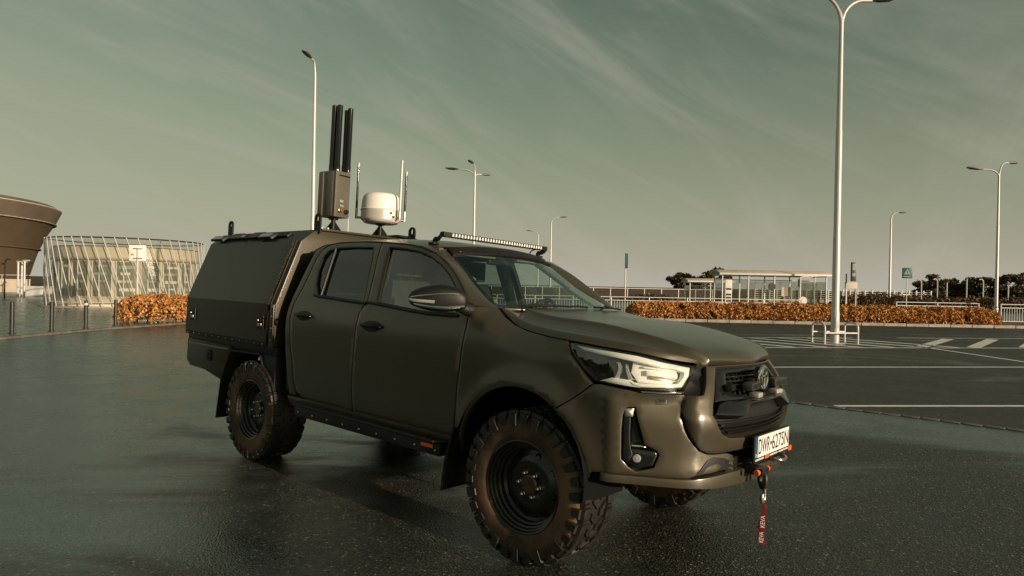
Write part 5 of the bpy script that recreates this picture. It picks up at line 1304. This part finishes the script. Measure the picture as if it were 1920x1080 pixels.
# ------------------------------------------------------------------ round pavilion
PX, PY, PR, PH = -21.15, 36.0, 3.72, 3.56
pv = empty('pavilion', (PX, PY, .055)); tag(pv, 'round beige pavilion wrapped in a glass screen with slanted white struts', 'building')
MB().lathe([(3.46, 0), (3.46, .46), (3.42, .48), (3.33, .50), (3.33, 2.36), (3.42, 2.38), (3.46, 2.40), (3.46, 2.50), (3.48, 2.52), (3.48, 3.06), (3.42, 3.10), (.0001, 3.12)], (0, 0, 0), (0, 0, 1), 96).build('wall', 'plaster', pv, smooth=30)
MB().lathe([(4.05, -.02), (4.05, .05), (.001, .05)], (0, 0, 0), (0, 0, 1), 64).build('plinth', 'concrete', pv)
MB().lathe([(3.485, 2.40), (3.53, 2.41), (3.53, 2.47), (3.485, 2.48)], (0, 0, 0), (0, 0, 1), 96).build('cornice', 'concrete', pv)
MB().lathe([(3.50, 3.055), (3.52, 3.06), (3.52, 3.085), (3.50, 3.09)], (0, 0, 0), (0, 0, 1), 96).build('coping', 'pole_dark', pv)
cam_a = math.degrees(math.atan2(-PY, -PX))
rgp = random.Random(3)
for k in range(9):
    a0 = cam_a - 83 + k * 18.5; a1 = a0 + (15.2 if k != 7 else 15.2)
    if k == 8: continue
    P = lambda a, z, r_: (r_ * math.cos(R(a)), r_ * math.sin(R(a)), z)
    def arc(r_, z0, z1, aa, ab, n=6): return MB().grid([[P(aa + (ab - aa) * i / n, z, r_) for z in (z0, z1)] for i in range(n + 1)])
    w = arc(3.345, .56, 2.32, a0, a1).build('window', 'pavilion_window', pv, smooth=60)
    for aa in (a0, (a0 + a1) / 2 - 2, a1):
        MB().tube([P(aa, .54, 3.375), P(aa, 2.34, 3.375)], .035, 6).build('mullion', 'white_paint', w)
    for z in (.95, 1.35, 1.75, 2.10):
        if rgp.random() < .8:
            b = arc(3.372, z - rgp.uniform(.05, .14), z + .03, a0 + rgp.uniform(0, 6), a1 - rgp.uniform(0, 5)); b.build('shelf', rgp.choice(['beige', 'concrete', 'white_paint', 'shelf_green', 'shelf_green']), w, smooth=60)
# tilted glass panes and struts
NP = 26
for k in range(NP):
    a = cam_a - 100 + k * 200 / NP; da = 200 / NP - .12; tw = 17.0
    V = [];
    for i, z in enumerate((.25, 3.50)):
        for aa in (a, a + da): V.append(P(aa - (tw if z > 1 else 0), z, PR))
    MB().add(V, [(0, 1, 3, 2)]).build('glass_pane', 'pavilion_glass', pv, smooth=0)
    if k % 2 == 0 or True:
        Q = [P(a - tw * t - .06, .02 + 3.5 * t, PR + .07) for t in (0, .5, 1)]
        MB().tube(Q, .024, 8).build('strut', 'pole_white', pv)
MB().tube([P(a, 3.50, PR + .02) for a in np.linspace(0, 360, 97)], .035, 8, False).build('top_ring', 'pole_dark', pv)
MB().tube([P(a, .26, PR + .02) for a in np.linspace(0, 360, 97)], .025, 8, False).build('bottom_ring', 'pole_white', pv)

# ------------------------------------------------------------------ arena bowl and its forecourt
AX, AY, ARd = -104.5, 96, 31.0
ar = empty('arena', (AX, AY, 0)); tag(ar, 'flared brown concrete arena bowl cut off by the left edge', 'building')
MB().lathe([(26.6, 0.00), (27.2, 2.00), (27.6, 3.55), (28.15, 5.44), (28.3, 5.88)], (0, 0, 0), (0, 0, 1), 128).build('lower_bowl', 'bowl', ar, smooth=40)
MB().lathe([(28.3, 5.88), (28.62, 5.91), (28.66, 6.11), (28.4, 6.13), (28.9, 7.33), (29.7, 8.99), (30.4, 10.16)], (0, 0, 0), (0, 0, 1), 128).build('middle_bowl', 'bowl', ar, smooth=25)
MB().lathe([(30.4, 10.16), (30.75, 10.18), (30.8, 10.35), (30.55, 10.38), (31.3, 12.10), (31.45, 12.43), (31.3, 12.71), (30.6, 13.21), (27, 13.54), (.01, 13.99)], (0, 0, 0), (0, 0, 1), 128).build('rim', 'bowl_rim', ar, smooth=25)
for r_, z_ in ((28.55, 6.02), (30.72, 10.30), (31.42, 12.62)):
    MB().tube([(r_ * math.cos(R(a)), r_ * math.sin(R(a)), z_) for a in np.linspace(-180, 180, 181)], .075, 6, False).build('ledge', 'beige', ar)
fw2 = empty('forecourt_wall', (-52, 62, 0)); tag(fw2, 'long pale low wall with white top rail before the arena', 'wall')
m = MB(); m.box((-26, -.15, 0), (6.2, .15, 1.15)); m.build('wall_body', 'beige', fw2, bevel=.02)
m = MB(); m.box((-26, -.18, 1.16), (6.2, .18, 1.24)); m.build('coping', 'white_paint', fw2)
for x in np.arange(-25, 6, 2.2): MB().cyl((x, 0, 1.2), (x, 0, 1.62), .03, n=8).build('rail_post', 'pole_white', fw2)
MB().tube([(-26, 0, 1.62), (6.2, 0, 1.62)], .045, 8).build('top_rail', 'pole_white', fw2)
cw = empty('curved_wall', (-41.5, 50, 0)); tag(cw, 'pale curved retaining wall beside the pavilion', 'wall')
MB().lathe([(7, 0), (7, .82), (6.75, .82), (6.75, 0)], (6.0, 5.5, 0), (0, 0, 1), 30, R(170), R(285)).build('wall_body', 'white_paint', cw, smooth=30)
for i, (px_, yy, hh) in enumerate(((34, 47, 2.55), (41, 47.5, 2.55), (46, 46.5, 2.62))):
    x = (px_ - 960) / 1225 * yy; o = empty('path_lamp', (x, yy, 0)); tag(o, ['white path lamp near the arena, left of three', 'white path lamp near the arena, middle of three', 'white path lamp near the arena, right of three'][i], 'path lamp', 'path lamps near the arena')
    MB().cyl((0, 0, 0), (0, 0, hh), .07, n=10).build('post', 'pole_white', o)
    m = MB(); m.box((-.08, -.08, hh), (.34, .08, hh + .09)); m.build('lamp_head', 'pole_white', o, bevel=.02)
for i, (px_, yy) in enumerate(((9, 44), (53, 56))):
    x = (px_ - 960) / 1225 * yy; o = empty('path_lamp', (x, yy, 0)); tag(o, ['dark hooked path lamp at the far left edge', 'dark hooked path lamp right of the white path lamps'][i], 'path lamp', 'path lamps near the arena')
    MB().tube(crom([(0, 0, 0), (0, 0, 2.2), (.05, 0, 2.55), (.2, 0, 2.7), (.36, 0, 2.62)], 4), .045, 8).build('post', 'pole_dark', o)
    m = MB(); m.box((-.18, -.07, 2.3), (.02, .07, 2.42)); m.build('lamp_head', 'pole_dark', o, bevel=.02)

# ------------------------------------------------------------------ right side: railings, shelters, signs
def railing(x0, x1, y, label, h=1.05):
    n = max(1, round((x1 - x0) / 2.05)); w = (x1 - x0) / n; root = empty('railing', (x0, y, .0)); tag(root, label, 'railing', 'white railings behind the hedge')
    for i in range(n + 1):
        MB().cyl((i * w, 0, 0), (i * w, 0, h), .035, n=10).build('post', 'white_paint', root)
    for i in range(n):
        a, b = i * w + .05, (i + 1) * w - .05
        for z in (h - .02, h - .20, .16): MB().tube([(a, 0, z), (b, 0, z)], .022, 8).build('rail', 'white_paint', root)
        k = int((b - a) / .13)
        for j in range(1, k): MB().tube([(a + (b - a) * j / k, 0, .16), (a + (b - a) * j / k, 0, h - .2)], .011, 5).build('baluster', 'white_paint', root)
    return root
railing(-4.9, 15.6, 35.2, 'white railing behind the hedge, left of the small shelter')
railing(20.6, 25.0, 35.0, 'white railing behind the hedge, between the signs and the lamp at its end')
railing(25.15, 34, 33.6, 'white railing to the right of the hedge end')

def shelter(x0, y, L, D, H, label, kind):
    root = empty('bus_shelter', (x0, y, 0)); tag(root, label, 'bus shelter', 'bus shelters')
    n = max(2, round(L / 1.65))
    P = []
    for t in np.linspace(0, 1, 9): P.append((-.25 + (D + .5) * t, H + .22 * math.sin(math.pi * t) - .0))
    m = MB(); m.prism([(a, b + .05) for a, b in P] + [(a, b) for a, b in P[::-1]], lambda a, b, t: (t, a, b), -.25, L + .25); m.build('roof', 'beige', root, bevel=.005)
    for yy in (-.22, D + .22):
        m = MB(); m.box((-.25, yy - .035, H - .06), (L + .25, yy + .035, H + .05)); m.build('gutter', 'white_paint', root, bevel=.01)
    for i in range(n + 1):
        x = L * i / n
        for yy in (0.0, D):
            MB().cyl((x, yy, 0), (x, yy, H + .02), .045, n=10).build('post', 'white_paint', root)
        MB().tube([(x, 0, H - .08), (x, D, H - .08)], .03, 8).build('cross_beam', 'white_paint', root)
    for z in (.42, H - .35, H - .10): MB().tube([(0, D, z), (L, D, z)], .028, 8).build('rail', 'white_paint', root)
    for i in range(n):
        a, b = L * i / n + .06, L * (i + 1) / n - .06
        m = MB(); m.box((a, D - .006, .46), (b, D + .006, H - .40)); m.build('glass_pane', 'shelter_glass', root)
    for x in (0, L):
        m = MB(); m.box((x - .006, .08, .30), (x + .006, D - .08, H - .40)); m.build('glass_pane', 'shelter_glass', root)
    m = MB(); m.box((L * .15, D - .55, .42), (L * .85, D - .15, .47)); m.build('bench', 'beige', root, bevel=.01)
    for x in (L * .2, L * .8): MB().cyl((x, D - .35, 0), (x, D - .35, .42), .03, n=8).build('bench_leg', 'pole_dark', root)
    if kind:
        m = MB(); m.box((.20, .0, .60), (.62, .05, 2.15)); tp = m.build('timetable', 'white_paint', root, bevel=.01)
        for z in (.75, .95, 1.15, 1.5): 
            q = MB(); q.box((.24, -.006, z), (.58, -.001, z + .12)); q.build('timetable_sheet', 'pole_dark', tp)
        MB().lathe([(.0001, -.02), (.24, -.02), (.24, .02), (.0001, .02)], (3.10, -.05, 1.75), (0, 1, 0), 24).build('round_sign', 'pole_dark', root)
        m = MB(); m.box((4.35, D - .12, 1.15), (5.0, D - .08, 1.75)); m.build('poster', 'beige', root)
        m = MB(); m.box((4.85, .1, H - .75), (5.02, .18, H - .25)); m.build('display', 'pole_dark', root)
        m = MB(); m.box((L - 1.25, D * .5, .3), (L - .15, D * .5 + .05, H - .5)); m.build('advert_case', 'shelter_glass', root, bevel=.01)
    return root
shelter(13.25, 41.2, 6.55, 1.6, 2.52, 'large barrel-roofed bus shelter with white posts behind the hedge', 1)
shelter(15.1, 55.5, 3.5, 1.6, 2.15, 'small bus shelter left of the large one', 0)

def sign(x, y, zt, w, h, label, rz=0.0, kind='', post=.035):
    root = empty('road_sign', (x, y, 0), rz); tag(root, label, 'sign', 'road signs behind the hedge')
    MB().cyl((0, .04, 0), (0, .04, zt), post, n=10).build('post', 'pole_white', root)
    m = MB(); m.box((-w / 2, -.012, zt - h), (w / 2, .0, zt)); pl = m.build('plate', 'sign_green', root, bevel=.004)
    if kind == 'walk':
        m = MB(); m.add([(-w * .34, -.014, zt - h * .62), (w * .34, -.014, zt - h * .62), (0, -.014, zt - h * .12)], [(0, 1, 2)]); m.build('triangle', 'sign_pale', pl, smooth=0)
        m = MB(); m.add([(-w * .05, -.016, zt - h * .55), (w * .07, -.016, zt - h * .55), (w * .03, -.016, zt - h * .28), (-w * .03, -.016, zt - h * .28)], [(0, 1, 2, 3)]); m.build('figure', 'sign_green', pl, smooth=0)
        m = MB(); m.box((-w * .36, -.0145, zt - h * .88), (w * .36, -.0125, zt - h * .78)); m.build('stripe', 'sign_pale', pl)
    return root
sign(6.15, 35.3, 3.38, .62, .80, 'dark sign seen edge-on on a white post behind the truck bonnet', R(66))
sign(30.2, 50, 3.42, .74, .80, 'square blue-green pedestrian sign on a green post', R(-6), 'walk')
sign(20.55, 41.5, 2.62, .55, .60, 'blue-green sign half hidden left of the nearest lamp', R(20), 'walk')
sign(21.5, 42.0, 2.68, .46, .62, 'narrow blue-green sign just right of the nearest lamp', R(62))
ip = empty('signal_panel', (21.95, 42, 0)); tag(ip, 'tall dark signal panel with pale squares above a beige box', 'sign')
m = MB(); m.box((-.16, 0, 2.20), (.16, .12, 3.42)); pn = m.build('panel', 'pole_dark', ip, bevel=.02)
for z, w in ((3.22, .09), (3.02, .09), (2.62, .10)):
    m = MB(); m.box((-w, -.006, z - w), (w, -.001, z + w)); m.build('lens', 'sign_pale', pn)
m = MB(); m.box((-.46, -.02, 1.72), (.24, .25, 2.14)); m.build('box', 'beige', ip, bevel=.02)
for x in (-.42, .18): MB().cyl((x, .1, 0), (x, .1, 2.0), .05, n=10).build('post', 'beige', ip)
# oval panel on the shelter rail
ov = empty('oval_sign', (17.95, 40.3, 0)); tag(ov, 'small white half-oval board standing before the large shelter', 'sign')
MB().lathe([(.0001, -.015), (.25, -.015), (.25, .015), (.0001, .015)], (0, 0, .92), (0, 1, 0), 28).build('board', 'white_paint', ov)
MB().cyl((0, .03, 0), (0, .03, .9), .025, n=8).build('post', 'pole_white', ov)

nw = empty('noise_wall', (-16.0, 75, 0)); tag(nw, 'long dark wall with pale posts far behind the bonnet', 'wall')
for i in range(21):
    m = MB(); m.box((i * 1.95 + .04, -.05, 0), (i * 1.95 + 1.91, .05, 1.36)); m.build('wall_panel', 'wall_dark', nw)
    m = MB(); m.box((i * 1.95 - .05, -.10, 0), (i * 1.95 + .04, .06, 1.45)); m.build('post', 'white_paint', nw)
m = MB(); m.box((0, -.08, 1.37), (40.95, .08, 1.44)); m.build('coping', 'white_paint', nw)
br = empty('bridge_parapet', (29.5, 82, 0)); tag(br, 'long white ribbed bridge parapet behind the shelters', 'barrier')
for i in range(26):
    m = MB(); m.prism([(0, 0), (.16, 0), (.05, 1.75), (-.10, 1.75)], lambda a, b, t: (i * .92 + t, a, b), 0, .12); m.build('post', 'white_paint', br)
for z in (.55, .80, 1.05, 1.30, 1.52): MB().tube([(0, .2, z), (23.1, .2, z)], .038, 6).build('rail', 'white_paint', br)
m = MB(); m.box((-.2, .25, 0), (23.3, .7, .42)); m.build('deck_edge', 'beige', br)

# small pale hatchback, mostly behind the hedge
car = empty('parked_car', (47.5, 79, -.15), R(4)); tag(car, 'small pale hatchback parked beyond the hedge', 'car')
side_ = [(-1.85, .35), (-1.88, .75), (-1.72, .95), (-1.35, 1.38), (-.75, 1.46), (.1, 1.43), (.75, 1.02), (1.55, .86), (1.82, .70), (1.84, .35)]
m = MB(); m.prism(side_, lambda a, b, t: (a, t * (1 - .13 * max(0, b - .9)), b), -.82, .82); m.build('body', 'white_paint', car, bevel=.06, seg=3)
for sgn in (-1, 1):
    m = MB(); m.prism([(-1.42, 1.0), (-1.22, 1.32), (-.42, 1.36), (-.42, 1.0)], lambda a, b, t: (a, sgn * (.822 - .11 * max(0, b - .9)) + sgn * t, b), 0, .008); m.build('side_window', 'window_dark', car)
    m = MB(); m.prism([(-.36, 1.0), (-.36, 1.36), (.05, 1.34), (.60, 1.02)], lambda a, b, t: (a, sgn * (.822 - .11 * max(0, b - .9)) + sgn * t, b), 0, .008); m.build('side_window', 'window_dark', car)
    for x in (-1.15, 1.15):
        MB().lathe([(.0001, -.10), (.20, -.10), (.30, -.08), (.31, .0), (.30, .10), (.0001, .10)], (x, sgn * .74, .31), (0, 1, 0), 24).build('wheel', 'rubber', car)
m = MB(); m.add([(.16, -.62, 1.405), (.16, .62, 1.405), (.76, .68, 1.035), (.76, -.68, 1.035)], [(0, 1, 2, 3)]); m.build('windscreen', 'window_dark', car)

# trees far behind
TG = 'trees far behind the railings'
td = ((1728, 108, 3.5, 3.8), (1748, 104, 3.9, 4.6), (1778, 112, 3.6, 4.2), (1808, 106, 3.4, 4.2), (1832, 110, 4.0, 5.0), (1862, 104, 3.9, 4.6), (1886, 112, 4.4, 4.8), (1912, 100, 4.8, 5.2))
tl_ = ('round dark tree at the left end of the far right tree row', 'dark tree second in the far right row, with a domed crown', 'dark tree third in the far right row', 'low dark tree fourth in the far right row', 'dark tree in the middle of the far right row', 'dark tree just left of the lamp at the hedge end', 'dark tree just right of the lamp at the hedge end', 'tallest dark tree, cut by the right edge of the photo')
for i, (px_, yy, h, w) in enumerate(td):
    tree('tree', (px_ - 960) / 1225 * yy, yy, h, w, 3600, tl_[i], TG, 'leaf_dark', 30 + i, .20, .05)
for i, (px_, yy, h, w, lab) in enumerate(((1272, 92, 3.0, 3.2, 'dark shrubby tree left of the small bus shelter'), (1290, 96, 3.6, 3.6, 'dark tree rising behind the left end of the small bus shelter'), (1328, 92, 4.3, 4.6, 'dark round tree above the small bus shelter roof'), (1352, 95, 3.6, 3.4, 'dark tree against the left end of the large bus shelter'))):
    tree('tree', (px_ - 960) / 1225 * yy, yy, h, w, 3600, lab, TG, 'leaf_dark', 50 + i, .20, .05)
# brown scrub along the far verge: a mass that reads as one
rg = np.random.default_rng(5); P = []
for cxp, yy, n, hh, ww in ((1690, 60, 1500, 1.5, 4.5), (1650, 66, 1500, 1.7, 4.5), (1730, 64, 1500, 1.6, 4.0), (1830, 62, 1800, 1.5, 5), (1900, 58, 1800, 1.5, 5), (1220, 72, 1200, 1.0, 5), (1780, 58, 1500, 1.3, 4), (1600, 70, 900, 1.5, 3)):
    c = np.array([(cxp - 960) / 1225 * yy, yy, 0]); d = rg.normal(size=(n, 3)) * np.array([ww * .4, .6, hh * .45]); d[:, 2] = hh * .95 * (1 - np.exp(-np.abs(d[:, 2]) / (hh * .5))) * np.exp(-(d[:, 0] / (ww * .75)) ** 2); P.append(c + d)
P = np.concatenate(P); o = leaves('scrub', 'leaf_brown', None, P, .13, .3, .55, 9); tag(o, 'brown leafless scrub growing along the far verge', 'scrub', kind='stuff')
# thin far posts
FP_ = 'thin posts along the far verge'
for i, (px_, yy, h, arm) in enumerate(((1727, 62, 2.75, 1), (1757, 64, 2.9, 1), (1775, 66, 2.6, 0), (1812, 64, 2.9, 0), (1843, 66, 3.0, 1), (1890, 60, 2.3, 0))):
    o = empty('slim_post', ((px_ - 960) / 1225 * yy, yy, 0)); tag(o, ['slim hooked post, first right of the pedestrian sign', 'slim hooked post before the domed tree', 'slim straight post right of the domed tree', 'slim straight post midway between the domed tree and the hedge-end lamp', 'slim hooked post left of the lamp at the hedge end', 'slim straight post right of the lamp at the hedge end'][i], 'post', FP_)
    MB().tube(crom([(0, 0, 0), (0, 0, h * .85), (-.05, 0, h * .95), (-.22, 0, h), (-.40, 0, h * .98)], 4) if arm else [(0, 0, 0), (0, 0, h)], .055, 8).build('shaft', 'pole_white', o)
    MB().lathe([(.12, 0), (.12, .03), (.06, .04)], (0, 0, 0), (0, 0, 1), 12).build('foot', 'concrete', o)
# fallen leaves on the asphalt
rg = np.random.default_rng(21); n = 46
xy = np.stack([rg.uniform(-7, 7, n), rg.uniform(2.6, 14, n)], 1); P = np.array([(a, b, float(gh(a, b)) + .006) for a, b in xy])
o = leaves('fallen_leaves', 'leaf_brown', None, P, .012, 6, .6, 4); tag(o, 'small brown leaves scattered over the wet asphalt', 'leaves', kind='stuff')

# wood edge to the left of the camera: only its reflection shows, in the headlamp and along the flank
rg = np.random.default_rng(77); P = []
for k in range(17):
    c = np.array([-33 - rg.random() * 7, -38 + k * 3.1 + rg.normal() * .6, 0]); h = 5.2 + rg.random() * 2.6; w = 3.0 + rg.random() * 1.2; n = 1500
    t = rg.random(n); prof = np.sin(np.pi * np.clip(t * .92 + .06, 0, 1)) ** .6
    a = rg.random(n) * 6.283; r_ = w * prof * np.sqrt(rg.random(n))
    P.append(c + np.stack([np.cos(a) * r_, np.sin(a) * r_, t * h], 1))
P = np.concatenate(P); P = P[vnoise(P, .9, 8) > -.55]
o = leaves('woodland', 'leaf_dark', None, P, .42, .2, .7, 78); tag(o, 'dark wood edge mirrored in the headlight', 'woodland', kind='stuff')
